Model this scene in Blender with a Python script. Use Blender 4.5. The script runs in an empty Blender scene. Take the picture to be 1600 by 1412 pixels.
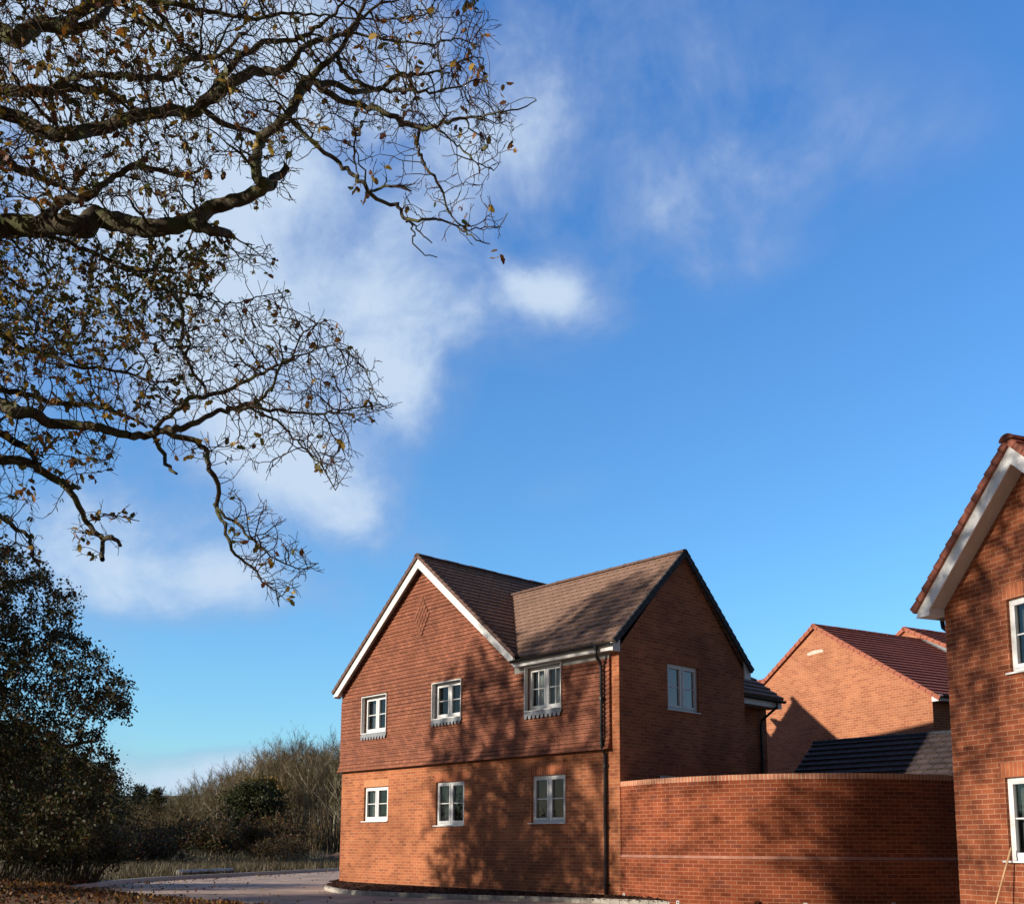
import bpy, math, random
import numpy as np
from math import sin, cos, pi, radians, sqrt, atan2, tan
from mathutils import Vector, Matrix

random.seed(7); rng = np.random.default_rng(7)
S = bpy.context.scene
COL = S.collection

# ------------------------------------------------------------------ camera
H = 1.13
F, PT, CY, RO = 1634.0, radians(8.29), 1084.0, radians(0.33)
cd = bpy.data.cameras.new('camera'); cam = bpy.data.objects.new('camera', cd); COL.objects.link(cam)
cd.sensor_fit = 'HORIZONTAL'; cd.sensor_width = 36.0; cd.lens = F / 1600 * 36
cd.shift_y = (CY - 706) / 1600 ; cd.clip_start = 0.1; cd.clip_end = 4000
cam.location = (0, 0, H)
cam.rotation_euler = (Matrix.Rotation(pi / 2 + PT, 3, 'X') @ Matrix.Rotation(RO, 3, 'Z')).to_euler()
S.camera = cam

# ------------------------------------------------------------------ light
SUN_EL = radians(18.4); SD = Vector((0.92 * cos(SUN_EL), 0.391 * cos(SUN_EL), -sin(SUN_EL))).normalized()
sl = bpy.data.lights.new('sun', 'SUN'); so = bpy.data.objects.new('sun', sl); COL.objects.link(so)
sl.energy = 5.0; sl.angle = radians(0.75); sl.color = (1.0, 0.90, 0.76)
so.rotation_euler = SD.to_track_quat('-Z', 'Y').to_euler(); so.location = (-30, -12, 20)
S.view_settings.view_transform = 'Standard'; S.view_settings.look = 'None'
S.view_settings.gamma = 1; S.view_settings.exposure = 0.12
S.render.engine = 'CYCLES'
S.cycles.max_bounces = 5; S.cycles.diffuse_bounces = 2; S.cycles.glossy_bounces = 3
S.cycles.transparent_max_bounces = 8; S.cycles.use_denoising = True
S.cycles.sample_clamp_indirect = 6


class NT:
    """small helper for node trees"""
    def __init__(s, tree): s.t = tree; s.n = tree.nodes; s.l = tree.links
    def new(s, typ, **kw):
        nd = s.n.new(typ)
        for k, v in kw.items():
            if k.startswith('_'): setattr(nd, k[1:], v)
            else:
                key = int(k[1:]) if k[0] == 'i' and k[1:].isdigit() else k.replace('__', ' ')
                s.set(nd, key, v)
        return nd
    def set(s, nd, key, v):
        sock = nd.inputs[key]
        if isinstance(v, bpy.types.NodeSocket): s.l.new(v, sock)
        else: sock.default_value = v
    def math(s, op, a, b=None, c=None, clamp=False):
        nd = s.n.new('ShaderNodeMath'); nd.operation = op; nd.use_clamp = clamp
        s.set(nd, 0, a)
        if b is not None: s.set(nd, 1, b)
        if c is not None: s.set(nd, 2, c)
        return nd.outputs[0]
    def mix(s, fac, a, b, blend='MIX'):
        nd = s.n.new('ShaderNodeMix'); nd.data_type = 'RGBA'; nd.blend_type = blend
        s.set(nd, 0, fac)
        for i, v in ((6, a), (7, b)):
            if isinstance(v, (tuple, list)) and len(v) == 3: v = (*v, 1)
            s.set(nd, i, v)
        return nd.outputs[2]
    def noise(s, vec, scale, detail=4, rough=0.5, dist=0.0):
        nd = s.n.new('ShaderNodeTexNoise'); s.set(nd, 'Vector', vec); s.set(nd, 'Scale', scale)
        s.set(nd, 'Detail', detail); s.set(nd, 'Roughness', rough); s.set(nd, 'Distortion', dist)
        return nd.outputs['Fac']
    def ramp(s, v, a, b, c=0.0, d=1.0, interp='SMOOTHSTEP'):
        nd = s.n.new('ShaderNodeMapRange'); nd.interpolation_type = interp
        for i, x in enumerate((v, a, b, c, d)): s.set(nd, i, x)
        return nd.outputs[0]


# ------------------------------------------------------------------ sky
W = bpy.data.worlds.new('World'); S.world = W; W.use_nodes = True
wt = NT(W.node_tree); W.node_tree.nodes.clear()
sky = wt.n.new('ShaderNodeTexSky'); sky.sky_type = 'NISHITA'; sky.sun_disc = False
sky.sun_elevation = SUN_EL; sky.sun_rotation = atan2(-SD.x, -SD.y); sky.altitude = 50
sky.air_density = 1.0; sky.dust_density = 0.5; sky.ozone_density = 2.0
geo = wt.n.new('ShaderNodeTexCoord'); sep = wt.n.new('ShaderNodeSeparateXYZ'); wt.l.new(geo.outputs['Generated'], sep.inputs[0])
X, Y, Z = sep.outputs
az = wt.math('ARCTAN2', X, Y); el = wt.math('ARCSINE', Z)
comb = wt.new('ShaderNodeCombineXYZ', i0=az, i1=wt.math('MULTIPLY', el, 1.25), i2=0.0).outputs[0]
n1 = wt.noise(comb, 6.0, 8, 0.57, 0.3)
n2 = wt.noise(comb, 2.4, 5, 0.5, 0.2)
nw = wt.noise(comb, 3.5, 3, 0.5)
def blob(a, e, ra, re, amp, rot=0.0):
    """soft patch of cloud cover round azimuth a, elevation e (degrees)"""
    a, e, ra, re = map(radians, (a, e, ra, re))
    dx = wt.math('SUBTRACT', azw, a); dy = wt.math('SUBTRACT', elw, e)
    c, s_ = cos(rot), sin(rot)
    p = wt.math('DIVIDE', wt.math('ADD', wt.math('MULTIPLY', dx, c), wt.math('MULTIPLY', dy, s_)), ra)
    q = wt.math('DIVIDE', wt.math('SUBTRACT', wt.math('MULTIPLY', dy, c), wt.math('MULTIPLY', dx, s_)), re)
    r = wt.math('SQRT', wt.math('ADD', wt.math('MULTIPLY', p, p), wt.math('MULTIPLY', q, q)))
    return wt.ramp(r, 1.0, 0.0, 0.0, amp)
azw = wt.math('ADD', az, wt.math('MULTIPLY', wt.math('SUBTRACT', nw, 0.5), radians(5)))
elw = wt.math('ADD', el, wt.math('MULTIPLY', wt.math('SUBTRACT', n2, 0.5), radians(4)))
BLOBS = [(-1.5, 40, 9, 9, 0.45, 0.0), (-3.5, 33.5, 7, 3.5, 0.30, -.3), #  az     el     ra   re   amp  rot
    (-6.8, 26.5, 5.0, 4.6, 0.85, 0.9), (-5.4, 23.8, 5.0, 4.0, 0.42, 0.3), (-11, 25, 12, 9, 0.55, 0.3), (-3.0, 28.3, 4.4, 2.4, 0.30, -0.5), (2.2, 29.4, 6.2, 2.5, 1.05, -0.22), (0.0, 28.0, 8, 3.4, 0.20, -0.3),
    (-21, 31, 21, 16, 1.25, 0.0), (-19, 40, 20, 13, 1.1, 0.0), (-13, 33, 9, 6, 0.25, 0.2), (-13.0, 19.6, 13, 5, 0.95, -0.38),
    (-19, 15.4, 11, 4.4, 0.95, -0.15), (-14.0, 13.4, 9, 3.0, 0.75, -0.1), (-9, 17, 5, 2.6, 0.22, -0.5), (-30, 12, 16, 10, 0.5, 0.1),
    (-14, 3.9, 16, 2.3, 1.15, 0.05), (-25, 5.5, 9, 2.2, 0.4, 0.0),
    (5, 37, 18, 11, 0.40, 0.4), (14, 34, 18, 8, 0.34, 0.3), (3, 19.3, 5, 2.2, 0.16, 0.2), (12, 29.8, 8, 1.7, 0.2, 0.05), (-3, 37, 9, 8, 0.35, 0.8), (24, 33, 9, 5, 0.15, 0)]
cov = None
for b in BLOBS:
    v = blob(*b); cov = v if cov is None else wt.math('ADD', cov, v)
far_cl = wt.math('MULTIPLY', wt.ramp(n2, 0.5, 0.7, 0.0, 0.0), wt.ramp(Y, 0.25, -0.1, 0.0, 1.0))
cov = wt.math('ADD', wt.math('MINIMUM', cov, 1.42), far_cl)
n3 = wt.noise(comb, 17, 8, 0.66, 0.8)
nn = wt.math('ADD', wt.math('MULTIPLY', n1, 0.84), wt.math('MULTIPLY', n3, 0.16))
billow = wt.math('MULTIPLY', wt.math('SUBTRACT', nn, 0.5), wt.ramp(cov, 0.0, 0.45, 0.0, 3.6))
dens = wt.math('MULTIPLY', wt.ramp(wt.math('ADD', cov, billow), 0.06, 1.35, 0, 1, 'LINEAR'), 0.95)
# the sky itself: physical sky, with the deep blue of a clear winter day
lo = wt.ramp(el, radians(3), radians(14), 0.0, 1.0, 'LINEAR'); hi = wt.ramp(el, radians(14), radians(42), 0.0, 1.0, 'LINEAR')
tint = wt.mix(hi, wt.mix(lo, (0.72, 1.08, 1.28), (0.68, 1.18, 1.50)), (0.66, 1.24, 1.88))
plain = wt.math('MAXIMUM', wt.ramp(Y, 0.42, -0.05), wt.ramp(el, radians(44), radians(62)))
tint = wt.mix(plain, tint, (0.29, 0.27, 0.29))
skyc = wt.mix(1.0, sky.outputs[0], tint, 'MULTIPLY')
cl = wt.mix(wt.ramp(dens, 0.15, 0.9), (2.2, 2.9, 4.6), (3.9, 4.75, 5.9))
allc = wt.mix(dens, skyc, cl)
bg = wt.new('ShaderNodeBackground', Color=allc, Strength=0.14)
ow = wt.n.new('ShaderNodeOutputWorld'); wt.l.new(bg.outputs[0], ow.inputs[0])


# ------------------------------------------------------------------ materials
def mat(name, color=(0.5, 0.5, 0.5), rough=0.7, spec=0.3, metal=0.0):
    m = bpy.data.materials.new(name); m.use_nodes = True
    b = m.node_tree.nodes['Principled BSDF']
    b.inputs['Base Color'].default_value = (*color, 1); b.inputs['Roughness'].default_value = rough
    b.inputs['Specular IOR Level'].default_value = spec; b.inputs['Metallic'].default_value = metal
    return m, NT(m.node_tree), b

def brick_mat(name, c1, c2, mortar, bw=0.225, rh=0.075, ms=0.0055, offset=0.5, stain=0.25, bump=0.5, rough=0.85, third=None, squash=0.0):
    m, t, b = mat(name, c1, rough, 0.2)
    tc = t.n.new('ShaderNodeTexCoord'); uv = tc.outputs['UV']; ob = tc.outputs['Object']
    br = t.n.new('ShaderNodeTexBrick'); br.offset = offset; t.set(br, 'Vector', uv)
    t.set(br, 'Color1', (0, 0, 0, 1)); t.set(br, 'Color2', (1, 1, 1, 1)); t.set(br, 'Mortar', (0.5, 0.5, 0.5, 1))
    t.set(br, 'Scale', 1.0); t.set(br, 'Mortar Size', ms); t.set(br, 'Mortar Smooth', 0.25); t.set(br, 'Bias', 0.0)
    t.set(br, 'Brick Width', bw); t.set(br, 'Row Height', rh)
    per = t.new('ShaderNodeSeparateColor', i0=br.outputs[0]).outputs[0]
    fine = t.noise(ob, 60, 3, 0.6); mid = t.noise(ob, 4, 4, 0.65)
    k = t.math('ADD', t.math('MULTIPLY', per, 0.8), t.math('MULTIPLY', t.math('SUBTRACT', fine, 0.5), 0.7))
    k = t.math('ADD', k, t.math('MULTIPLY', t.math('SUBTRACT', mid, 0.5), 0.6), clamp=True)
    col = t.mix(k, c1, c2)
    if third:
        col = t.mix(t.math('MULTIPLY', t.ramp(per, 0.82, 0.95), 0.7), col, third)
    mcol = t.mix(mid, tuple(x * 0.8 for x in mortar), mortar)
    col = t.mix(br.outputs['Fac'], col, mcol)
    big = t.noise(ob, 0.9, 5, 0.6)
    col = t.mix(1.0, col, t.mix(t.ramp(big, 0.3, 0.7), (1 - stain,) * 3, (1 + stain * 0.5,) * 3), 'MULTIPLY')
    t.set(b, 'Base Color', col)
    hgt = t.math('ADD', t.math('MULTIPLY', br.outputs['Fac'], -1.0), t.math('MULTIPLY', fine, 0.35))
    bp = t.new('ShaderNodeBump', Strength=bump, Distance=0.008, Height=hgt)
    t.set(b, 'Normal', bp.outputs[0])
    return m

def noisy(name, c1, c2, scale=8, rough=0.8, bump=0.3, dist=0.01, detail=6, spec=0.25, coord='Object', c3=None):
    m, t, b = mat(name, c1, rough, spec)
    tc = t.n.new('ShaderNodeTexCoord').outputs[coord]
    n = t.noise(tc, scale, detail, 0.62); n_ = t.noise(tc, scale * 0.13, 3, 0.5)
    col = t.mix(t.ramp(n, 0.3, 0.7), c1, c2)
    if c3: col = t.mix(t.ramp(n_, 0.45, 0.65), col, c3)
    t.set(b, 'Base Color', col)
    if bump: t.set(b, 'Normal', t.new('ShaderNodeBump', Strength=bump, Distance=dist, Height=n).outputs[0])
    return m

M = {}
M['brick'] = brick_mat('orange facing brick', (0.33, 0.098, 0.043), (0.55, 0.195, 0.082), (0.56, 0.34, 0.20), stain=0.28, third=(0.22, 0.07, 0.036))
M['brick_side'] = M['brick']
M['brick_wall'] = brick_mat('garden wall brick', (0.20, 0.044, 0.018), (0.37, 0.095, 0.038), (0.48, 0.22, 0.12), stain=0.3, third=(0.16, 0.045, 0.03), ms=0.0065)
M['brick_right'] = brick_mat('red facing brick', (0.22, 0.058, 0.026), (0.42, 0.125, 0.050), (0.52, 0.27, 0.16), stain=0.22, third=(0.20, 0.06, 0.035), ms=0.006)
M['brick_mid'] = brick_mat('light red brick', (0.37, 0.122, 0.058), (0.54, 0.21, 0.10), (0.66, 0.43, 0.29), stain=0.12)
M['soldier'] = brick_mat('soldier brick', (0.36, 0.10, 0.045), (0.54, 0.17, 0.07), (0.60, 0.34, 0.20), bw=0.075, rh=0.6, ms=0.0055, offset=0.0, stain=0.1)
M['coping'] = brick_mat('coping brick', (0.47, 0.17, 0.09), (0.62, 0.27, 0.15), (0.70, 0.52, 0.38), bw=0.075, rh=0.9, ms=0.009, offset=0.0, stain=0.15)
M['tilehung'] = brick_mat('clay hanging tile', (0.24, 0.086, 0.048), (0.38, 0.140, 0.078), (0.030, 0.012, 0.010), bw=0.168, rh=0.1, ms=0.0045, stain=0.18, bump=0.25, rough=0.75)  # dark joints also paint in the shadow gap under each tile course
M['rooftile'] = brick_mat('brown concrete roof tile', (0.31, 0.195, 0.145), (0.38, 0.245, 0.185), (0.05, 0.032, 0.028), bw=0.33, rh=0.2, ms=0.011, stain=0.10, bump=0.25, rough=0.7)  # joint colour darkened to draw the shade lines between courses
M['roofred'] = brick_mat('red clay roof tile', (0.35, 0.115, 0.085), (0.44, 0.155, 0.115), (0.11, 0.04, 0.03), bw=0.3, rh=0.2, ms=0.010, stain=0.15, bump=0.25, rough=0.7)  # joint colour also stands for shade under the course edges
M['verge'] = noisy('brown verge tile', (0.13, 0.075, 0.06), (0.20, 0.12, 0.095), 14)
M['vergered'] = noisy('red verge tile', (0.34, 0.11, 0.07), (0.44, 0.16, 0.10), 14)
M['vergedark'] = noisy('slate grey verge trim', (0.045, 0.05, 0.06), (0.07, 0.075, 0.085), 10)
M['white'] = noisy('white painted board', (0.76, 0.75, 0.72), (0.82, 0.81, 0.79), 3, 0.45, 0.05, 0.002)
M['upvc'] = mat('white window frame', (0.82, 0.82, 0.81), 0.35, 0.4)[0]
M['black'] = mat('black gutter plastic and shadow gap', (0.012, 0.012, 0.013), 0.38, 0.45)[0]
M['greypipe'] = mat('grey plastic pipe', (0.30, 0.29, 0.28), 0.4, 0.4)[0]
M['lead'] = noisy('lead sheet', (0.20, 0.22, 0.24), (0.32, 0.33, 0.35), 9, 0.55, 0.2)
M['soffit'] = noisy('soffit board', (0.50, 0.46, 0.42), (0.58, 0.54, 0.50), 3, 0.6, 0.05)
M['frieze'] = noisy('grey render board', (0.30, 0.30, 0.28), (0.38, 0.37, 0.35), 4, 0.8, 0.1)
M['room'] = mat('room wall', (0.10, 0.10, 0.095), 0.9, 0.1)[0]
M['curtain'] = noisy('pale curtain', (0.42, 0.43, 0.42), (0.55, 0.56, 0.54), 5, 0.9, 0.1)
M['blind'] = mat('grey blind', (0.12, 0.125, 0.13), 0.8, 0.2)[0]
M['concrete'] = noisy('concrete kerb', (0.40, 0.37, 0.32), (0.52, 0.49, 0.43), 12, 0.9, 0.3)
M['bark'] = noisy('oak bark', (0.040, 0.032, 0.022), (0.125, 0.10, 0.065), 22, 0.95, 0.8, 0.02, c3=(0.105, 0.11, 0.048))
M['twig'] = noisy('oak twig', (0.070, 0.046, 0.034), (0.14, 0.095, 0.065), 30, 0.9, 0.0)
M['woodbark'] = noisy('grey brown woodland bark', (0.12, 0.095, 0.06), (0.23, 0.185, 0.12), 2.5, 0.95, 0.0)
M['wood'] = noisy('pale wood', (0.62, 0.38, 0.20), (0.70, 0.45, 0.25), 14, 0.6, 0.1)
M['bristle'] = noisy('bristle', (0.25, 0.12, 0.05), (0.35, 0.18, 0.08), 60, 0.9, 0.6)
M['soil'] = noisy('bark mulch', (0.040, 0.020, 0.013), (0.13, 0.058, 0.035), 26, 0.95, 1.0, 0.04)
M['stone'] = noisy('cement patch', (0.62, 0.50, 0.40), (0.70, 0.6, 0.5), 9, 0.9, 0.1)

def glass(name, refl=0.22, tintc=(0.7, 0.75, 0.75)):
    m = bpy.data.materials.new(name); m.use_nodes = True; t = NT(m.node_tree); t.n.clear()
    gl = t.new('ShaderNodeBsdfGlossy', Color=(1, 1, 1, 1), Roughness=0.01)
    wv = t.noise(t.n.new('ShaderNodeTexCoord').outputs['Object'], 1.3, 2, 0.5)
    t.set(gl, 'Normal', t.new('ShaderNodeBump', Strength=0.08, Distance=0.02, Height=wv).outputs[0])
    tr = t.new('ShaderNodeBsdfTransparent', Color=(*tintc, 1))
    lw = t.new('ShaderNodeFresnel', IOR=1.5)
    f = t.math('ADD', t.math('MULTIPLY', lw.outputs[0], 0.75), refl, clamp=True)
    mx = t.new('ShaderNodeMixShader', i0=f, i1=tr.outputs[0], i2=gl.outputs[0])
    o = t.n.new('ShaderNodeOutputMaterial'); t.l.new(mx.outputs[0], o.inputs[0]); return m
M['glass'] = glass('window glass', 0.02)
M['glass_sky'] = glass('coated window glass', 0.2)

def leafmat(name, trans=0.35):
    m = bpy.data.materials.new(name); m.use_nodes = True; t = NT(m.node_tree); t.n.clear()
    at_ = t.n.new('ShaderNodeAttribute'); at_.attribute_name = 'leafcol'
    d = t.new('ShaderNodeBsdfPrincipled', Roughness=0.6); t.set(d, 'Base Color', at_.outputs[0])
    tl = t.n.new('ShaderNodeBsdfTranslucent'); t.set(tl, 'Color', at_.outputs[0])
    mx = t.new('ShaderNodeMixShader', i0=trans, i1=d.outputs[0], i2=tl.outputs[0])
    o = t.n.new('ShaderNodeOutputMaterial'); t.l.new(mx.outputs[0], o.inputs[0]); return m
M['leaf'] = leafmat('autumn leaf'); M['grass'] = leafmat('dry grass', 0.25)


# ------------------------------------------------------------------ mesh helper
class MB:
    def __init__(s, M_=None): s.v = []; s.f = []; s.uv = {}; s.M = M_
    def p(s, q):
        q = Vector(q); s.v.append(s.M @ q if s.M else q); return len(s.v) - 1
    def face(s, pts, uv=None):
        s.f.append([s.p(q) for q in pts])
        if uv: s.uv[len(s.f) - 1] = uv
    def box(s, x0, x1, y0, y1, z0, z1):
        if x0 > x1: x0, x1 = x1, x0
        if y0 > y1: y0, y1 = y1, y0
        i = [s.p((x, y, z)) for x in (x0, x1) for y in (y0, y1) for z in (z0, z1)]
        for q in ((0, 1, 3, 2), (4, 6, 7, 5), (0, 4, 5, 1), (2, 3, 7, 6), (0, 2, 6, 4), (1, 5, 7, 3)): s.f.append([i[k] for k in q])
    def prism(s, poly, vec):
        """closed prism: polygon (3d points) swept along vec"""
        vec = Vector(vec); a = [s.p(q) for q in poly]; b = [s.p(Vector(q) + vec) for q in poly]; n = len(poly)
        s.f.append(a[::-1]); s.f.append(b)
        for k in range(n): s.f.append([a[k], a[(k + 1) % n], b[(k + 1) % n], b[k]])
    def beam(s, p0, p1, w, h, up=(0, 0, 1)):
        """box from p0 to p1, width w sideways, height h downward from the line"""
        p0 = Vector(p0); p1 = Vector(p1); d = (p1 - p0).normalized(); side = d.cross(Vector(up)).normalized(); u = side.cross(d)
        q = [p0 - side * w / 2, p0 + side * w / 2, p0 + side * w / 2 - u * h, p0 - side * w / 2 - u * h]
        s.prism(q, p1 - p0)
    def tube(s, pts, r, n=8, cap=True):
        pts = [Vector(q) for q in pts]; rr = r if isinstance(r, (list, tuple)) else [r] * len(pts)
        ref = None; rings = []
        for i, q in enumerate(pts):
            d = (pts[min(i + 1, len(pts) - 1)] - pts[max(i - 1, 0)])
            if d.length < 1e-9: d = Vector((0, 0, 1))
            d.normalize()
            if ref is None: ref = d.orthogonal().normalized()
            ref = ref - d * ref.dot(d)
            if ref.length < 1e-6: ref = d.orthogonal()
            ref.normalize(); b = d.cross(ref)
            rings.append([s.p(q + (ref * cos(2 * pi * k / n) + b * sin(2 * pi * k / n)) * rr[i]) for k in range(n)])
        for a, b in zip(rings, rings[1:]):
            for k in range(n): s.f.append([a[k], a[(k + 1) % n], b[(k + 1) % n], b[k]])
        if cap: s.f.append(rings[0][::-1]); s.f.append(rings[-1])
    def build(s, name, m, parent=None, smooth=False, bevel=0):
        me = bpy.data.meshes.new(name); me.from_pydata([tuple(q) for q in s.v], [], s.f); me.validate(); me.update()
        uvl = me.uv_layers.new(name='UVMap').data
        for pl in me.polygons:
            cu = s.uv.get(pl.index)
            if cu:
                for k, li in enumerate(pl.loop_indices): uvl[li].uv = cu[k]
                continue
            n = pl.normal
            if abs(n.z) > 0.95: t_, s_ = Vector((1, 0, 0)), Vector((0, 1, 0))
            else: t_ = Vector((0, 0, 1)).cross(n).normalized(); s_ = n.cross(t_)
            for li in pl.loop_indices:
                co = me.vertices[me.loops[li].vertex_index].co; uvl[li].uv = (co.dot(t_), co.dot(s_))
        if smooth: me.polygons.foreach_set('use_smooth', [True] * len(me.polygons))
        mats = m if isinstance(m, list) else [m]
        for q in mats: me.materials.append(q)
        o = bpy.data.objects.new(name, me); COL.objects.link(o)
        if parent: o.parent = parent
        if bevel:
            b = o.modifiers.new('bevel', 'BEVEL'); b.width = bevel; b.segments = 2; b.limit_method = 'ANGLE'
        return o

def tag(o, label=None, cat=None, group=None, kind=None):
    for k, v in (('label', label), ('category', cat), ('group', group), ('kind', kind)):
        if v: o[k] = v
    return o
def thing(name, label, cat, loc=(0, 0, 0), rz=0.0, group=None):
    o = bpy.data.objects.new(name, None); COL.objects.link(o); o.location = loc; o.rotation_euler = (0, 0, rz)
    o.empty_display_size = 0.3
    return tag(o, label, cat, group)

def wall(mb, z0, z1, left, right, holes, y=0.0, thick=None, extra=()):
    """vertical wall sheet in the plane y, x from left(z) to right(z), with rectangular holes (x0,x1,z0,z1) and reveals"""
    zs = sorted({z0, z1, *[h[2] for h in holes], *[h[3] for h in holes], *extra}); zs = [z for z in zs if z0 <= z <= z1]
    for a, b in zip(zs, zs[1:]):
        if b - a < 1e-6: continue
        cuts = sorted([h for h in holes if h[2] <= a + 1e-6 and h[3] >= b - 1e-6])
        xa0, xb0 = left(a), left(b)
        for h in cuts:
            mb.face([(xa0, y, a), (h[0], y, a), (h[0], y, b), (xb0, y, b)]); xa0 = xb0 = h[1]
        mb.face([(xa0, y, a), (right(a), y, a), (right(b), y, b), (xb0, y, b)])
    for x0, x1, c, d in holes:
        t_ = 0.11
        mb.face([(x0, y, c), (x0, y + t_, c), (x0, y + t_, d), (x0, y, d)]); mb.face([(x1, y, c), (x1, y, d), (x1, y + t_, d), (x1, y + t_, c)])
        mb.face([(x0, y, d), (x0, y + t_, d), (x1, y + t_, d), (x1, y, d)]); mb.face([(x0, y, c), (x1, y, c), (x1, y + t_, c), (x0, y + t_, c)])

def courses(mb, z0, z1, gauge, left, right, holes, ybase, lip=0.030, kick=None):
    """overlapping rows of hung tiles facing -y"""
    z = z0; k = 0
    while z < z1 - 0.01:
        zt = min(z + gauge, z1)
        yo = -(kick[k] if kick and k < len(kick) else 0.0); yn = -(kick[k + 1] if kick and k + 1 < len(kick) else 0.0)
        segs = [(left(z), right(z), left(zt), right(zt))]
        for h in sorted(holes):
            if h[3] > z + 0.03 and h[2] < zt - 0.03:
                new = []
                for a, b, c, d in segs:
                    if h[0] > a and h[1] < b: new += [(a, h[0], c, h[0]), (h[1], b, h[1], d)]
                    else: new.append((a, b, c, d))
                segs = new
        for a, b, c, d in segs:
            if b - a < 0.02: continue
            if d < c: c = d = (c + d) / 2
            yl = ybase + yo - lip; yt = ybase + yn - 0.003
            dy = rng.normal(0, 0.0015)
            n = max(1, int((b - a) / 1.2))
            for i in range(n):   # small waviness along the row
                f0, f1 = i / n, (i + 1) / n
                p = lambda lo, hi, f: lo + (hi - lo) * f
                x0, x1, X0, X1 = p(a, b, f0), p(a, b, f1), p(c, d, f0), p(c, d, f1)
                mb.face([(x0, yl + dy, z), (x1, yl + dy, z), (X1, yt, zt), (X0, yt, zt)])
                mb.face([(x0, ybase + yo + 0.01, z), (x1, ybase + yo + 0.01, z), (x1, yl + dy, z), (x0, yl + dy, z)])
            mb.face([(a, yl, z), (c, yt, zt), (c, ybase + 0.03, zt), (a, ybase + 0.03, z)])
            mb.face([(b, yl, z), (b, ybase + 0.03, z), (d, ybase + 0.03, zt), (d, yt, zt)])
        z = zt; k += 1

def slope(mb, P0, T, Sv, left, right, n, lip=0.042, thick=0.05, jit=0.0):
    """tiled roof slope: P0 corner at the eave, T unit along, Sv full vector eave->ridge, left/right(f) limits along T at f in 0..1"""
    P0, T, Sv = Vector(P0), Vector(T), Vector(Sv); N = T.cross(Sv).normalized()
    if N.z < 0: N = -N
    for k in range(n):
        f0, f1 = k / n, (k + 1) / n
        a, b, c, d = left(f0), right(f0), left(f1), right(f1)
        if b - a < 0.01: continue
        L0 = P0 + Sv * f0 + N * lip; L1 = P0 + Sv * f1 + N * 0.002; Lb = P0 + Sv * f0
        m_ = max(1, int((b - a) / 2.0))
        j0 = rng.normal(0, jit) if jit else 0
        for i in range(m_):
            g0, g1 = i / m_, (i + 1) / m_
            w0 = rng.normal(0, 0.0015)
            q = [L0 + N * (j0) + T * (a + (b - a) * g0), L0 + N * j0 + T * (a + (b - a) * g1), L1 + T * (c + (d - c) * g1), L1 + T * (c + (d - c) * g0)]
            sl_ = Sv.length
            mb.face(q, [(a + (b - a) * g0, k * .2), (a + (b - a) * g1, k * .2), (c + (d - c) * g1, k * .2 + .2), (c + (d - c) * g0, k * .2 + .2)])
            mb.face([Lb + T * (a + (b - a) * g0) - N * 0.01, Lb + T * (a + (b - a) * g1) - N * 0.01, q[1], q[0]])
        mb.face([L0 + T * a, L1 + T * c, L1 + T * c - N * thick, Lb + T * a - N * thick])
        mb.face([L0 + T * b, Lb + T * b - N * thick, L1 + T * d - N * thick, L1 + T * d])
    # underside
    mb.face([P0 + T * left(0) - N * thick, P0 + Sv + T * left(1) - N * thick, P0 + Sv + T * right(1) - N * thick, P0 + T * right(0) - N * thick])

def ridge(mb, p0, p1, r=0.11, seg=0.45):
    p0, p1 = Vector(p0), Vector(p1); d = p1 - p0; n = max(1, int(d.length / seg)); u = d.normalized(); side = u.cross(Vector((0, 0, 1))).normalized()
    for k in range(n):
        a, b = p0 + d * (k / n), p0 + d * ((k + 1) / n) - u * 0.004
        jj = Vector((0, 0, rng.normal(0, 0.003)))
        arc = [a + jj + side * r * cos(t_) + Vector((0, 0, r * 0.75 * sin(t_) - 0.05)) for t_ in np.linspace(0, pi, 8)]
        mb.prism(arc, b - a)
        arc = [a + jj + side * (r + .008) * cos(t_) + Vector((0, 0, (r + .008) * 0.75 * sin(t_) - 0.05)) for t_ in np.linspace(0, pi, 8)]
        mb.prism(arc, u * 0.035)

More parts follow.
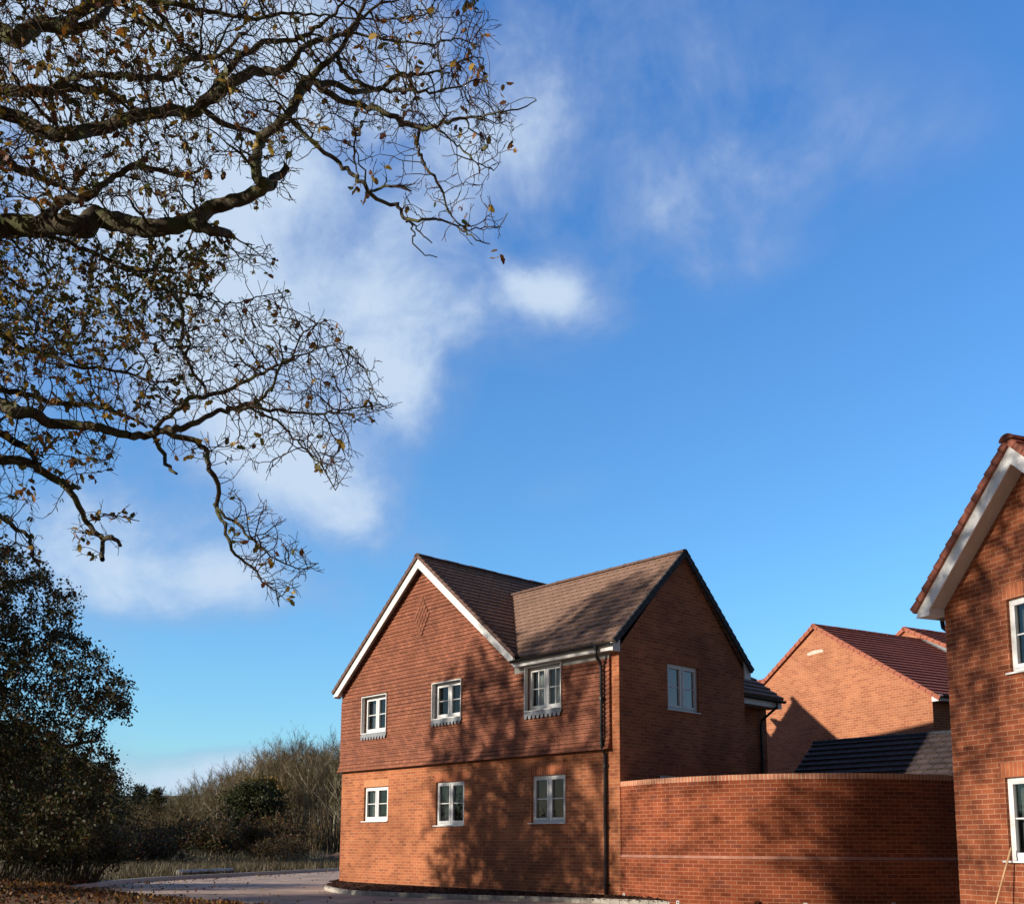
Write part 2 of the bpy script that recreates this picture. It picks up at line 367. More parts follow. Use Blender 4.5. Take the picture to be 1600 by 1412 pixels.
def window(parent, Mx, x0, x1, z0, z1, y=0.0, bars='h', sill=0.05, glassm='glass', inside=None, surround=False, lead=False, label=None, head_gap=0.0):
    """two-light casement; Mx maps window space (x right, y inward, z up) to the house"""
    f = 0.055; yf = y + 0.055
    mb = MB(Mx)
    for a, b, c, d in ((x0, x0 + f, z0, z1), (x1 - f, x1, z0, z1), (x0 + f, x1 - f, z1 - f, z1), (x0 + f, x1 - f, z0, z0 + f)): mb.box(a, b, yf, yf + 0.07, c, d)
    xm = (x0 + x1) / 2; mb.box(xm - 0.03, xm + 0.03, yf, yf + 0.07, z0 + f, z1 - f)
    w = mb.build('window', M['upvc'], parent)
    if label: w['label'] = label
    for a, b in ((x0 + f, xm - 0.03), (xm + 0.03, x1 - f)):
        mb = MB(Mx); g = 0.045; e = 0.003
        for p, q, c, d in ((a + e, a + g, z0 + f + e, z1 - f - e), (b - g, b - e, z0 + f + e, z1 - f - e), (a + g, b - g, z1 - f - g, z1 - f - e), (a + g, b - g, z0 + f + e, z0 + f + g + 0.015)): mb.box(p, q, yf - 0.012, yf + 0.05, c, d)
        mb.build('casement', M['upvc'], w)
        mb = MB(Mx); zm = (z0 + z1) / 2 + 0.005; xc = (a + b) / 2
        mb.box(a + g, b - g, yf + 0.012, yf + 0.028, zm - 0.011, zm + 0.011)
        if 'v' in bars:
            mb.box(xc - 0.010, xc + 0.010, yf + 0.0125, yf + 0.0275, z0 + f + g + 0.015, zm - 0.011)
            mb.box(xc - 0.010, xc + 0.010, yf + 0.0125, yf + 0.0275, zm + 0.011, z1 - f - g)
        mb.build('glazing_bar', M['upvc'], w)
        mb = MB(Mx); mb.face([(a + g, yf + 0.032, z0 + f + g), (b - g, yf + 0.032, z0 + f + g), (b - g, yf + 0.032, z1 - f - g), (a + g, yf + 0.032, z1 - f - g)])
        mb.build('pane', M[glassm], w)
    # handles
    for hx in (xm - 0.055, xm + 0.055):
        mb = MB(Mx); mb.box(hx - 0.008, hx + 0.008, yf + 0.051, yf + 0.07, (z0 + z1) / 2 - 0.14, (z0 + z1) / 2 - 0.03); mb.build('handle', M['upvc'], w)
    # the room behind
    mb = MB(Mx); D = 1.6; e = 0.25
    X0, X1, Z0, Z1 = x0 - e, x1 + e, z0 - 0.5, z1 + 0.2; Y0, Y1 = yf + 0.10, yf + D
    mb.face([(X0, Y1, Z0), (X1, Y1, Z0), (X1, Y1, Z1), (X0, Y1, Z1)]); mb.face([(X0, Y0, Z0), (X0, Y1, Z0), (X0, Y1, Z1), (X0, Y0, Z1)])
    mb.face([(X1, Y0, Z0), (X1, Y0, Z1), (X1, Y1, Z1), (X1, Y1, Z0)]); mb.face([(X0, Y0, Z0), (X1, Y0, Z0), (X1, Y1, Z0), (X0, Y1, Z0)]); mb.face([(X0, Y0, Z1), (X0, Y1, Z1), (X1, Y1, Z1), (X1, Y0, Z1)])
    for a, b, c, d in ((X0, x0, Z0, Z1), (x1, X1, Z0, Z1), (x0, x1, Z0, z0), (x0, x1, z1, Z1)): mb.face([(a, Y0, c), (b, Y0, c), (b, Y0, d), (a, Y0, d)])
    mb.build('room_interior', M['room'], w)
    if inside == 'curtain':
        mb = MB(Mx); n = 44
        for k in range(n):
            a, b = x0 + 0.05 + (x1 - x0 - 0.1) * k / n, x0 + 0.05 + (x1 - x0 - 0.1) * (k + 1) / n
            ya, yb = yf + 0.16 + 0.03 * sin(k * 1.1), yf + 0.16 + 0.03 * sin((k + 1) * 1.1)
            mb.face([(a, ya, z0), (b, yb, z0), (b, yb, z1), (a, ya, z1)])
        mb.build('curtain', M['curtain'], w)
    if inside == 'blind':
        mb = MB(Mx); mb.face([(x0 + 0.06, yf + 0.14, z0), (xm - 0.02, yf + 0.14, z0), (xm - 0.02, yf + 0.14, z1), (x0 + 0.06, yf + 0.14, z1)]); mb.build('blind', M['blind'], w)
    if sill:
        mb = MB(Mx); mb.box(x0 - sill, x1 + 0.02, y - 0.045, yf + 0.06, z0 - 0.028, z0 + 0.0); mb.build('sill', M['upvc'], w, bevel=0.004)
    if surround:
        mb = MB(Mx); t_ = 0.022; yp = y - 0.10
        for a, b, c, d in ((x0 - t_, x0, z0 - t_, z1 + t_), (x1, x1 + t_, z0 - t_, z1 + t_), (x0, x1, z1, z1 + t_), (x0, x1, z0 - t_, z0)): mb.box(a, b, yp, yf + 0.068, c, d)
        mb.build('surround', M['white'], w)
        mb = MB(Mx); n = 9; ww = (x1 - x0 + 0.06) / n; xs = x0 - 0.03
        mb.prism([(xs, yp + 0.015, z0 - t_), (x1 + 0.03, yp + 0.015, z0 - t_), (x1 + 0.03, yp - 0.003, z0 - 0.12), (xs, yp - 0.003, z0 - 0.12)], (0, 0.006, 0))
        for k in range(n):   # lead dressed down over the tops of the tiles in tongues
            a = xs + k * ww
            mb.prism([(a + .018, yp - 0.004, z0 - 0.115), (a + ww - .018, yp - 0.004, z0 - 0.115), (a + ww - 0.03, yp - 0.012, z0 - 0.185), (a + ww / 2, yp - 0.014, z0 - 0.20), (a + 0.03, yp - 0.012, z0 - 0.185)], (0, 0.006, 0))
        mb.build('lead_apron', M['lead'], w)
    return w

def gutter(mb, p0, p1, out, r=0.06):
    """half-round gutter along p0-p1"""
    p0, p1 = Vector(p0), Vector(p1); out = Vector(out)
    arc = []
    for t_ in np.linspace(pi, 2 * pi, 9): arc.append(p0 + out * r * cos(t_) + Vector((0, 0, r * sin(t_))))
    for t_ in np.linspace(2 * pi, pi, 9): arc.append(p0 + out * (r - .006) * cos(t_) + Vector((0, 0, (r - .006) * sin(t_) + 0.003)))
    mb.prism(arc, p1 - p0)
#__PART2__

# ================================================================== the setting
def ground_z(x, y):
    d = sqrt((x * 0.6) ** 2 + y * y)
    h = 0.0
    if d > 118: h += min(1, (d - 118) / 120) ** 1.2 * 12
    return h
mb = MB()
xs = list(np.concatenate([np.linspace(-900, -120, 14), np.linspace(-100, 100, 41), np.linspace(120, 900, 14)]))
ys = list(np.concatenate([np.linspace(-300, -20, 8), np.linspace(0, 300, 61), np.linspace(330, 1500, 16)]))
idx = {}
for i, x in enumerate(xs):
    for j, y in enumerate(ys): idx[i, j] = mb.p((x, y, ground_z(x, y) - 0.03))
for i in range(len(xs) - 1):
    for j in range(len(ys) - 1): mb.f.append([idx[i, j], idx[i + 1, j], idx[i + 1, j + 1], idx[i, j + 1]])
M['ground'] = noisy('rough grass and leaf litter', (0.060, 0.050, 0.026), (0.13, 0.105, 0.055), 1.6, 0.95, 0.8, 0.05, c3=(0.075, 0.055, 0.035))
tag(mb.build('ground', M['ground'], smooth=True), kind='structure')

def spline(pts, n=10):
    pts = [Vector((*p, 0)) if len(p) == 2 else Vector(p) for p in pts]; out = []
    for i in range(len(pts) - 1):
        p0, p1, p2, p3 = pts[max(i - 1, 0)], pts[i], pts[i + 1], pts[min(i + 2, len(pts) - 1)]
        for k in range(n):
            t = k / n
            out.append(0.5 * ((2 * p1) + (p2 - p0) * t + (2 * p0 - 5 * p1 + 4 * p2 - p3) * t * t + (3 * p1 - p0 - 3 * p2 + p3) * t ** 3))
    out.append(pts[-1]); return out

far_line = spline([(-3.2, 16.5), (-5.1, 18.6), (-7.04, 20.62), (-8.95, 22.98), (-10.2, 24.7), (-10.75, 26.4), (-11.05, 28.6), (-11.25, 31.2), (-11.05, 34.2), (-10.14, 38.2), (-9.1, 43.0), (-7.6, 49.0), (-4.0, 60.0)], 8)
bed_line = spline([(-4.6, 31.5), (-5.0, 29.6), (-4.95, 28.2), (-4.55, 26.6), (-3.95, 25.2), (-3.1, 24.2), (-1.6, 23.2), (0.4, 22.3), (2.0, 21.5), (3.4, 20.6), (4.6, 19.6)], 8)
# paved road: one sheet between the far kerb, the bottom of the view and the houses
mb = MB()
L_ = [(q.x, q.y) for q in far_line]
n = len(L_)
for k in range(n - 1):
    (x0, y0), (x1, y1) = L_[k], L_[k + 1]
    mb.face([(x0, y0, 0), (8.0 + 0.2 * k, y0 - 1e-3 if k else y0, 0), (8.0 + 0.2 * (k + 1), y1, 0), (x1, y1, 0)])
mb.face([(-3.2, 16.5, 0), (1.5, 10, 0), (9, 9, 0), (8.0, 16.5, 0)])
M['paving'] = brick_mat('pink block paving', (0.52, 0.385, 0.30), (0.66, 0.50, 0.40), (0.28, 0.20, 0.15), bw=0.2, rh=0.1, ms=0.004, stain=0.35, bump=0.4)
tag(mb.build('road', M['paving']), kind='structure')
def kerb(line, w, h, name, m, side=1, seglen=0.9):
    mb = MB()
    acc = 0; pts = line
    for a, b in zip(pts, pts[1:]):
        d = (b - a); L = d.length
        if L < 1e-6: continue
        u = d / L; nrm = Vector((-u.y, u.x, 0)) * side
        k = max(1, round(L / seglen))
        for i in range(k):
            p, q = a + d * (i / k) + u * 0.004, a + d * ((i + 1) / k) - u * 0.004
            mb.prism([p, p + nrm * w, p + nrm * w + Vector((0, 0, h)), p + nrm * 0.015 + Vector((0, 0, h)), p + Vector((0, 0, h - 0.02))], q - p)
    return tag(mb.build(name, m), kind='structure')
kerb(far_line, 0.15, 0.12, 'road_kerb', M['concrete'], 1)
kerb(bed_line, 0.12, 0.10, 'bed_kerb', M['concrete'], 1)
# planting bed between kerb and house: mulch
A0 = Vector((-4.853, 29.992, 0)); ang = radians(-47.786); U = Vector((cos(ang), sin(ang), 0)); Wv = Vector((-sin(ang), cos(ang), 0))
mb = MB()
bl = [q for q in bed_line]
for a, b in zip(bl, bl[1:]):
    ta, tb = max(-0.6, (a - A0).dot(U)), max(-0.6, (b - A0).dot(U))
    wa, wb = A0 + U * ta + Wv * 0.5, A0 + U * tb + Wv * 0.5
    z0 = 0.075
    for i in range(4):
        f0, f1 = i / 4, (i + 1) / 4; hz = lambda f: z0 + 0.05 * sin(pi * min(1, f * 1.1)) + 0.04 * f
        mb.face([a.lerp(wa, f0) + Vector((0, 0, hz(f0))), b.lerp(wb, f0) + Vector((0, 0, hz(f0))), b.lerp(wb, f1) + Vector((0, 0, hz(f1))), a.lerp(wa, f1) + Vector((0, 0, hz(f1)))])
tag(mb.build('planting_bed_soil', M['soil'], smooth=True), kind='structure')
mb = MB()
for k in range(5200):
    i = rng.integers(0, len(bl) - 1); a = bl[i].lerp(bl[i + 1], rng.random()); ta = max(-0.5, (a - A0).dot(U)); wa = A0 + U * ta
    f = rng.random() ** 1.2; q = a.lerp(wa, f); hz = 0.085 + 0.05 * sin(pi * min(1, f * 1.1)) + 0.04 * f
    l, w_ = rng.uniform(.02, .05), rng.uniform(.008, .02); th = rng.uniform(0, pi); e = Vector((cos(th), sin(th), rng.uniform(-.5, .5))) * l; s_ = Vector((-sin(th), cos(th), rng.uniform(-.3, .3))) * w_
    c = q + Vector((0, 0, hz)); mb.face([c - e - s_, c + e - s_, c + e + s_, c - e + s_])
tag(mb.build('bark_mulch', M['soil']), kind='stuff')

# ================================================================== front house (tile hung, L shaped)
hs = thing('detached_house', 'brick house with tile hung upper floor, cross gabled brown roof and six front windows', 'house', tuple(A0), ang)
L, Wd, O = 10.634, 4.527, 0.24
ZE, XA, ZA = 5.384, 3.724, 8.794
YS, ZS = 2.244, 7.945
k1 = (ZA - ZE - 0.11) / (XA + O); k2 = 0.985; YE = 5.0; REAR = 9.0
front = Matrix.Identity(4)
sideM = Matrix(((0, -1, 0, L), (1, 0, 0, 0), (0, 0, 1, 0), (0, 0, 0, 1)))   # window x -> house y, inward -> -x
gl = lambda z: max(0.0, XA - (ZA - 0.12 - z) / k1) if z > ZE - 0.2 else 0.0
zr_lo = ZA - 0.12 - k1 * (7.3 - XA)
gr = lambda z: min(7.3, XA + (ZA - 0.12 - z) / k1)
up_w = [(1.05, 2.20, 4.23, 5.24), (4.25, 5.40, 4.36, 5.28), (7.77, 8.94, 4.25, 5.27)]
lo_w = [(1.13, 2.27, 1.80, 2.73), (4.35, 5.49, 1.65, 2.74), (7.91, 9.01, 1.67, 2.74)]
ZT = 3.20
mb = MB(); wall(mb, -0.2, ZT + 0.03, lambda z: 0, lambda z: L, lo_w)
# corner strip of brick beside the hung tiles
mb.face([(10.40, 0, ZT + .03), (L, 0, ZT + .03), (L, 0, ZE + .02), (10.40, 0, ZE + .02)])
mb.face([(0, 0, -0.2), (0, 0, ZE), (0, REAR, ZE), (0, REAR, -0.2)])
fw = mb.build('front_wall', M['brick'], hs)
mb = MB()   # inner sheet behind the tiles, with reveals
wall(mb, ZT + 0.03, ZE, lambda z: 0, lambda z: 10.40, up_w, y=0.002)
wall(mb, ZE, ZA - 0.25, gl, gr, [], y=0.002)
mb.build('gable_backing', M['brick'], hs)
mb = MB()
kick = [0.07, 0.035, 0.012, 0]
s_courses = 1
holes = [(a - .022, b + .022, c - .022, d + .022) for a, b, c, d in up_w]
courses(mb, ZT, 5.2, 0.100, lambda z: -0.045 - (0.05 if z < ZT + .06 else 0.02 if z < ZT + .16 else 0), lambda z: 10.40, holes, -0.045, kick=kick)
courses(mb, 5.2, ZA - 0.20, 0.1, lambda z: max(-0.045, gl(z) - 0.02), lambda z: 7.36 if z < 5.6 else min(7.36, gr(z) + 0.02), [h for h in holes if h[0] < 7], -0.045)
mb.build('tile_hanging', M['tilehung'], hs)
# black sheet under the bell-cast, drawing in its shadow gap
mb = MB(); mb.face([(-0.10, 0.0, ZT - .012), (10.40, 0, ZT - .012), (10.40, -0.12, ZT - .004), (-0.10, -0.12, ZT - .004)]); mb.build('tile_shadow_gap', M['black'], hs)
# ornamental club tiles in the gable: a lozenge of rounded tiles
mb = MB(); cx, cz = 3.70, 7.17
for r_ in range(-4, 5):
    n_ = 5 - abs(r_)
    for c_ in range(n_):
        x = cx + (c_ - (n_ - 1) / 2) * 0.135; z = cz + r_ * 0.112
        arc = [(x + 0.055 * cos(t_), -0.075, z - 0.02 + 0.055 * sin(t_)) for t_ in np.linspace(pi, 2 * pi, 7)]
        mb.prism(arc + [(x + 0.055, -0.058, z + 0.085), (x - 0.055, -0.058, z + 0.085)], (0, -0.014, 0))
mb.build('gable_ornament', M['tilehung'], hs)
# soldier arches over the lower windows
for (a, b, c, d), m_ in zip(lo_w, ('plain', 's', 's')):
    mb = MB()
    if m_ == 's': mb.box(a - 0.06, b + 0.06, -0.004, 0.10, d + 0.003, d + 0.222)
    else: mb.box(a - 0.02, b + 0.02, -0.004, 0.1, d + 0.003, d + 0.20)
    mb.build('lintel', M['soldier'] if m_ == 's' else noisy('smeared mortar brick', (0.50, 0.22, 0.10), (0.60, 0.29, 0.14), 7), hs)
# grey board under the eaves of the right-hand wing
mb = MB(); mb.box(7.37, 7.74, -0.055, 0.0, ZE - 0.23, ZE - 0.05); mb.build('frieze_board', M['frieze'], hs); mb = MB(); mb.box(8.965, 10.39, -0.055, 0.0, ZE - 0.23, ZE - 0.05); mb.build('frieze_board', M['frieze'], hs)
# side gable wall
s0 = lambda z: 0.0 if z < ZE else max(0.0, YS - (ZS - 0.1 - z) / k2)
s1 = lambda z: Wd if z < ZE else min(Wd, YS + (ZS - 0.1 - z) / k2)
side_holes = [(1.62, 2.74, 4.20, 5.25), (1.30, 2.45, 1.62, 2.72)]
mb = MB(sideM); wall(mb, -0.2, ZS - 0.12, s0, s1, side_holes, extra=(ZE,))
mb.face([(Wd, 0, -0.2), (Wd, 1.0, -0.2), (Wd, 1.0, ZE), (Wd, 0, ZE)])
mb.build('side_wall', M['brick'], hs)
for a, b, c, d in side_holes:
    mb = MB(sideM); mb.box(a - 0.06, b + 0.06, -0.004, 0.10, d + 0.003, d + 0.222); mb.build('lintel', M['soldier'], hs)
# rear wing seen beyond the gable
RX = L - 0.62
mb = MB(sideM); wall(mb, -0.2, 4.80, lambda z: Wd, lambda z: 6.35, [], y=0.62); mb.face([(6.35, 0.62, -0.2), (6.35, 4.0, -0.2), (6.35, 4.0, 4.8), (6.35, 0.62, 4.8)])
mb.build('rear_wall', M['brick'], hs)
mb = MB(); mb.face([(0, REAR, 0), (7.3, REAR, 0), (7.3, REAR, ZE), (0, REAR, ZE)]); mb.face([(7.3, 5.0, 0), (7.3, REAR, 0), (7.3, REAR, ZE), (7.3, 5.0, ZE)])
mb.build('back_wall', M['brick'], hs)

# windows
for i, h in enumerate(up_w):
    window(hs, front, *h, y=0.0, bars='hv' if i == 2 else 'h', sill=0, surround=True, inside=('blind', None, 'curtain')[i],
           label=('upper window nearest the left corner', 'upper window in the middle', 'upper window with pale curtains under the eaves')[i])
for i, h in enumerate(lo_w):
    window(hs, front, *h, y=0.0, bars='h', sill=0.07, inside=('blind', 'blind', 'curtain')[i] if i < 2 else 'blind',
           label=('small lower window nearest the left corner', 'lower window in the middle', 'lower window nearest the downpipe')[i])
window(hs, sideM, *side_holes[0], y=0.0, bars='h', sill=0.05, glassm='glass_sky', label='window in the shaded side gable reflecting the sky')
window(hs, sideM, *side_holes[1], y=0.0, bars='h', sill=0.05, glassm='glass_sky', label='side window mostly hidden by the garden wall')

# roofs
T1, T2 = Vector((1, 0, 0)), Vector((0, 1, 0))
LS = XA + O
mb = MB()  # front gable, left slope: eave along y
slope(mb, (-O, -O - 0.03, ZA - k1 * LS), T2, (LS, 0, k1 * LS), lambda f: 0, lambda f: YE + O, 24)
# right slope
R_ = 7.62 - XA
slope(mb, (XA + R_, -O - 0.03, ZA - k1 * R_), T2, (-R_, 0, k1 * R_), lambda f: 0, lambda f: YE + O, 24)
# side wing: slope facing the front
S2 = YS + O
vx = lambda f: XA + (ZA - (ZS - k2 * S2 * (1 - f))) / k1 - (0.02 if f > 0.05 else -0.06)
slope(mb, (0, -O, ZS - k2 * S2), T1, (0, S2, k2 * S2), vx, lambda f: L + 0.07, 18)
S3 = Wd + 0.28 - YS
slope(mb, (0, Wd + 0.28, ZS - k2 * S3), T1, (0, -S3, k2 * S3), lambda f: 3.5, lambda f: L + 0.07, 18)
# rear wing: lower roof, eave facing the side
slope(mb, (RX + 0.45, Wd - 0.2, 4.90), T2, (-2.0, 0, 1.44), lambda f: 0, lambda f: 2.15, 10, lip=0.045)
slope(mb, (RX + 0.45 - 4.0, Wd - 0.2, 4.90), T2, (2.0, 0, 1.44), lambda f: 0, lambda f: 2.15, 10)
# back part of the main wing
slope(mb, (-O, YE + O - .2, 5.50), T2, (LS - .4, 0, k1 * (LS - .4) * .5), lambda f: 0, lambda f: REAR - YE, 12)
slope(mb, (7.5, YE + O - .2, 5.50), T2, (-(LS - .4), 0, k1 * (LS - .4) * .5), lambda f: 0, lambda f: REAR - YE, 12)
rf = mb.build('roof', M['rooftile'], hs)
mb = MB(); mb.face([(-.1, YE + .1, ZE), (7.5, YE + .1, ZE), (XA, YE + .1, ZA - .1)]); mb.build('rear_gable', M['brick'], hs)
mb = MB(); ridge(mb, (XA, -O - 0.05, ZA + 0.02), (XA, YE + O, ZA + 0.02)); mb.build('ridge_tiles', M['verge'], rf); mb = MB(); ridge(mb, (vx(1.0) - 0.05, YS, ZS + 0.02), (L + 0.09, YS, ZS + 0.02)); mb.build('ridge_tiles', M['verge'], rf)
# verge: bonnet ends over the front barge boards
mb = MB()
for sx, run in ((1, LS), (-1, R_)):
    x_e = XA - sx * run
    n_ = 24
    for k in range(n_):
        f0, f1 = k / n_, (k + 1) / n_ + 0.006
        a = Vector((x_e + sx * run * f0, -O - 0.045, ZA - k1 * run * (1 - f0))); b = Vector((x_e + sx * run * f1, -O - 0.045, ZA - k1 * run * (1 - f1)))
        N = Vector((-sx * k1, 0, 1)).normalized()
        mb.prism([a + N * 0.045, b + N * 0.02, b - N * 0.055, a - N * 0.055], (0, 0.035, 0))
        mb.prism([a + N * 0.048, b + N * 0.023, b + N * 0.01, a + N * 0.035], (0, 0.12, 0))
mb.build('verge_tiles', M['verge'], rf)
mb = MB()  # dark dry verge on the side gable
for sy, run, n_ in ((1, S2, 18), (-1, S3, 18)):
    y_e = YS - sy * run
    for k in range(n_):
        f0, f1 = k / n_, (k + 1) / n_ + 0.01
        a = Vector((L + 0.05, y_e + sy * run * f0, ZS - k2 * run * (1 - f0))); b = Vector((L + 0.05, y_e + sy * run * f1, ZS - k2 * run * (1 - f1)))
        N = Vector((0, -sy * k2, 1)).normalized()
        mb.prism([a + N * 0.055, b + N * 0.03, b - N * 0.09, a - N * 0.09], (0.055, 0, 0))
mb.build('dry_verge', M['vergedark'], rf)
# barge boards and soffits of the front gable
mb = MB(); sf = MB()
BD = 0.20
for sx, run in ((1, LS - 0.03), (-1, R_ - 0.08)):
    xe = XA - sx * run; ze = ZA - k1 * run; N = Vector((-sx * k1, 0, 1)).normalized(); dn = Vector((0, 0, -1)) * (BD / N.z * 1.0)
    top0 = Vector((xe, -O + 0.0, ze)) - N * 0.058; top1 = Vector((XA, -O, ZA)) - Vector((0, 0, 0.058 / N.z))
    foot = Vector((xe + sx * 0.20, -O, top0.z + dn.z + k1 * 0.20)) if sx > 0 else Vector((xe + sx * 0.05, -O, top0.z + dn.z + k1 * 0.05))
    low0 = Vector((xe, -O, foot.z if sx > 0 else top0.z + dn.z))
    poly = [top0, top1, top1 + dn, foot, low0] if sx > 0 else [top0, top1, top1 + dn, low0]
    mb.prism(poly if sx > 0 else poly[::-1], (0, 0.025, 0)); mb.build('barge_board', M['white'], hs); mb = MB()
    a, b = Vector((xe, -O + 0.026, top0.z + dn.z * 0.5)), Vector((XA, -O + 0.026, top1.z + dn.z * 0.5))
    sf.face([a, a + Vector((0, O - 0.03, 0)), b + Vector((0, O - 0.03, 0)), b])
    sf.face([a, b, b + Vector((0, 0, 0.08)), a + Vector((0, 0, 0.08))])
sf.build('soffit', M['soffit'], hs)
# box end at the left eave
mb = MB(); zb = ZA - k1 * LS - 0.06 - 0.20 + k1 * 0.2
mb.prism([(-O + 0.03, -O + 0.026, zb), (-0.002, -O + 0.026, zb), (-0.002, -O + 0.026, zb + 0.27), (-O + 0.03, -O + 0.026, zb + 0.06)], (0, O + 0.0, 0))
mb.box(-O + 0.03, -O + 0.05, 0.0, YE, zb, zb + 0.2); mb.face([(-O + .03, 0, zb), (0, 0, zb), (0, YE, zb), (-O + .03, YE, zb)])
mb.build('eaves_box', M['white'], hs)
# right wing eaves: fascia, soffit, gutter
zf = ZS - k2 * S2
mb = MB(); mb.box(7.53, L + 0.02, -O + 0.005, -O + 0.025, zf - 0.20, zf - 0.03)
mb.prism([(L + 0.0, -O + .005, zf - 0.21), (L + 0.0, 0.0, zf - 0.21), (L + 0.0, 0.0, zf + 0.12), (L + 0.0, -O + .005, zf - 0.06)], (0.035, 0, 0))
mb.build('fascia', M['white'], hs); mb = MB()
yb_ = Wd + 0.25
mb.prism([(L, Wd, zf - 0.30), (L, yb_, zf - 0.30), (L, yb_, ZS - k2 * (yb_ - YS) - 0.09), (L, Wd - 0.0, ZS - k2 * (Wd - YS) - 0.09)], (0.035, 0, 0))
mb.build('eaves_box', M['white'], hs)
mb = MB(); mb.face([(7.5, -O + .03, zf - 0.195), (L, -O + .03, zf - 0.195), (L, -0.0, zf - 0.195), (7.5, -0.0, zf - 0.195)]); mb.build('eaves_soffit', M['soffit'], hs)
mb = MB(); gutter(mb, (7.50, -O - 0.055, zf - 0.055), (L + 0.06, -O - 0.055, zf - 0.045), (0, 1, 0)); mb.build('gutter', M['black'], hs)
mb = MB(); px = 10.235
pts = [(px, -O - 0.055, zf - 0.10), (px, -O - 0.055, zf - 0.24), (px, -O - 0.04, zf - 0.29), (px, -0.16, zf - 0.42), (px, -0.135, zf - 0.5), (px, -0.135, ZT + 0.10), (px + .01, -0.13, ZT + 0.03), (px + .02, -0.055, ZT - 0.1), (px + .02, -0.05, ZT - 0.16), (px + .02, -0.05, 0.05)]
mb.tube(pts, 0.036, 10); mb.tube([(px, -O - 0.055, zf - 0.16), (px, -O - 0.055, zf - 0.06)], 0.052, 12)
for z in (4.3, 3.32): mb.tube([(px, -0.135, z - .03), (px, -0.135, z + .03)], 0.045, 10); mb.box(px - .06, px + .06, -0.10, -0.04, z - .02, z + .02)
for z in (2.85, 1.55, 0.35): mb.tube([(px + .02, -0.05, z - .03), (px + .02, -0.05, z + .03)], 0.045, 10); mb.box(px - .05, px + .09, -0.03, 0.0, z - .02, z + .02)
mb.build('downpipe', M['black'], hs, smooth=False)
# rear wing eaves
xr = RX + 0.45
mb = MB(); mb.box(xr - 0.05, xr - 0.03, Wd + 0.005, Wd + 1.90, 4.66, 4.86); mb.prism([(xr - .05, Wd + 1.90, 4.66), (xr - .3, Wd + 1.90, 4.66), (xr - .3, Wd + 1.90, 5.0), (xr - .05, Wd + 1.90, 4.85)], (0, 0.03, 0)); mb.build('fascia', M['white'], hs)
mb = MB(); gutter(mb, (xr + 0.02, Wd - 0.0, 4.85), (xr + 0.02, Wd + 1.97, 4.85), (1, 0, 0)); mb.build('gutter', M['black'], hs)
mb = MB(); mb.face([(xr - .03, Wd, 4.665), (RX, Wd, 4.665), (RX, Wd + 1.9, 4.665), (xr - .03, Wd + 1.9, 4.665)]); mb.build('eaves_soffit', M['soffit'], hs)
mb = MB(); y_ = Wd + 1.62
mb.tube([(xr + 0.02, y_, 4.80), (xr + 0.02, y_, 4.68), (RX + 0.07, y_ - .1, 4.36), (RX + 0.05, y_ - .1, 4.25), (RX + 0.05, y_ - .1, 0)], 0.036, 8); mb.build('downpipe', M['black'], hs)

# ================================================================== garden wall (curved)
gw_line = spline([(2.30, 22.14), (2.95, 21.05), (3.75, 20.2), (4.75, 19.55), (5.8, 19.25), (7.0, 19.25), (8.2, 19.6), (9.4, 20.3), (10.6, 21.3)], 12)
gw = thing('garden_wall', 'curved red brick garden wall with brick on edge coping, joined to the front house', 'wall', (0, 0, 0))
ZC = 2.50
def ribbon(mb, line, off, z0, z1, uv=True, flip=False):
    acc = 0.0
    for i, (a, b) in enumerate(zip(line, line[1:])):
        d = (b - a); Ln = d.length; u = d / Ln
        def nr(k):
            k = min(max(k, 1), len(line) - 2); t_ = (line[k + 1] - line[k - 1]).normalized(); return Vector((t_.y, -t_.x, 0))
        na, nb = nr(i), nr(i + 1)
        mb.face([a + na * off + Vector((0, 0, z0)), b + nb * off + Vector((0, 0, z0)), b + nb * off + Vector((0, 0, z1)), a + na * off + Vector((0, 0, z1))],
                [(acc, z0), (acc + Ln, z0), (acc + Ln, z1), (acc, z1)]); acc += Ln
def cap(mb, line, o0, o1, z):
    acc = 0.0
    for i, (a, b) in enumerate(zip(line, line[1:])):
        Ln = (b - a).length
        def nr(k):
            k = min(max(k, 1), len(line) - 2); t_ = (line[k + 1] - line[k - 1]).normalized(); return Vector((t_.y, -t_.x, 0))
        na, nb = nr(i), nr(i + 1)
        mb.face([a + na * o0 + Vector((0, 0, z)), b + nb * o0 + Vector((0, 0, z)), b + nb * o1 + Vector((0, 0, z)), a + na * o1 + Vector((0, 0, z))], [(acc, 0.02), (acc + Ln, 0.02), (acc + Ln, .2), (acc, .2)]); acc += Ln
mb = MB(); ribbon(mb, gw_line, 0.0, 0.98, ZC - 0.105); ribbon(mb, gw_line, 0.028, -0.2, 0.93); ribbon(mb, gw_line, -0.215, -0.2, ZC)
mb.build('brickwork', M['brick_wall'], gw)
mb = MB()
acc = 0.0
for i, (a, b) in enumerate(zip(gw_line, gw_line[1:])):
    Ln = (b - a).length; k = min(max(i, 1), len(gw_line) - 2)
    t0 = (gw_line[k + 1] - gw_line[k - 1]).normalized(); k = min(i + 1, len(gw_line) - 2); t1 = (gw_line[k + 1] - gw_line[k - 1]).normalized()
    na, nb = Vector((t0.y, -t0.x, 0)), Vector((t1.y, -t1.x, 0))
    mb.face([a + na * .03 + Vector((0, 0, .93)), b + nb * .03 + Vector((0, 0, .93)), b + Vector((0, 0, .982)), a + Vector((0, 0, .982))], [(acc, 0.02), (acc + Ln, .02), (acc + Ln, .06), (acc, .06)]); acc += Ln
mb.build('plinth_course', noisy('plinth brick', (0.36, 0.16, 0.11), (0.48, 0.24, 0.17), 7), gw)
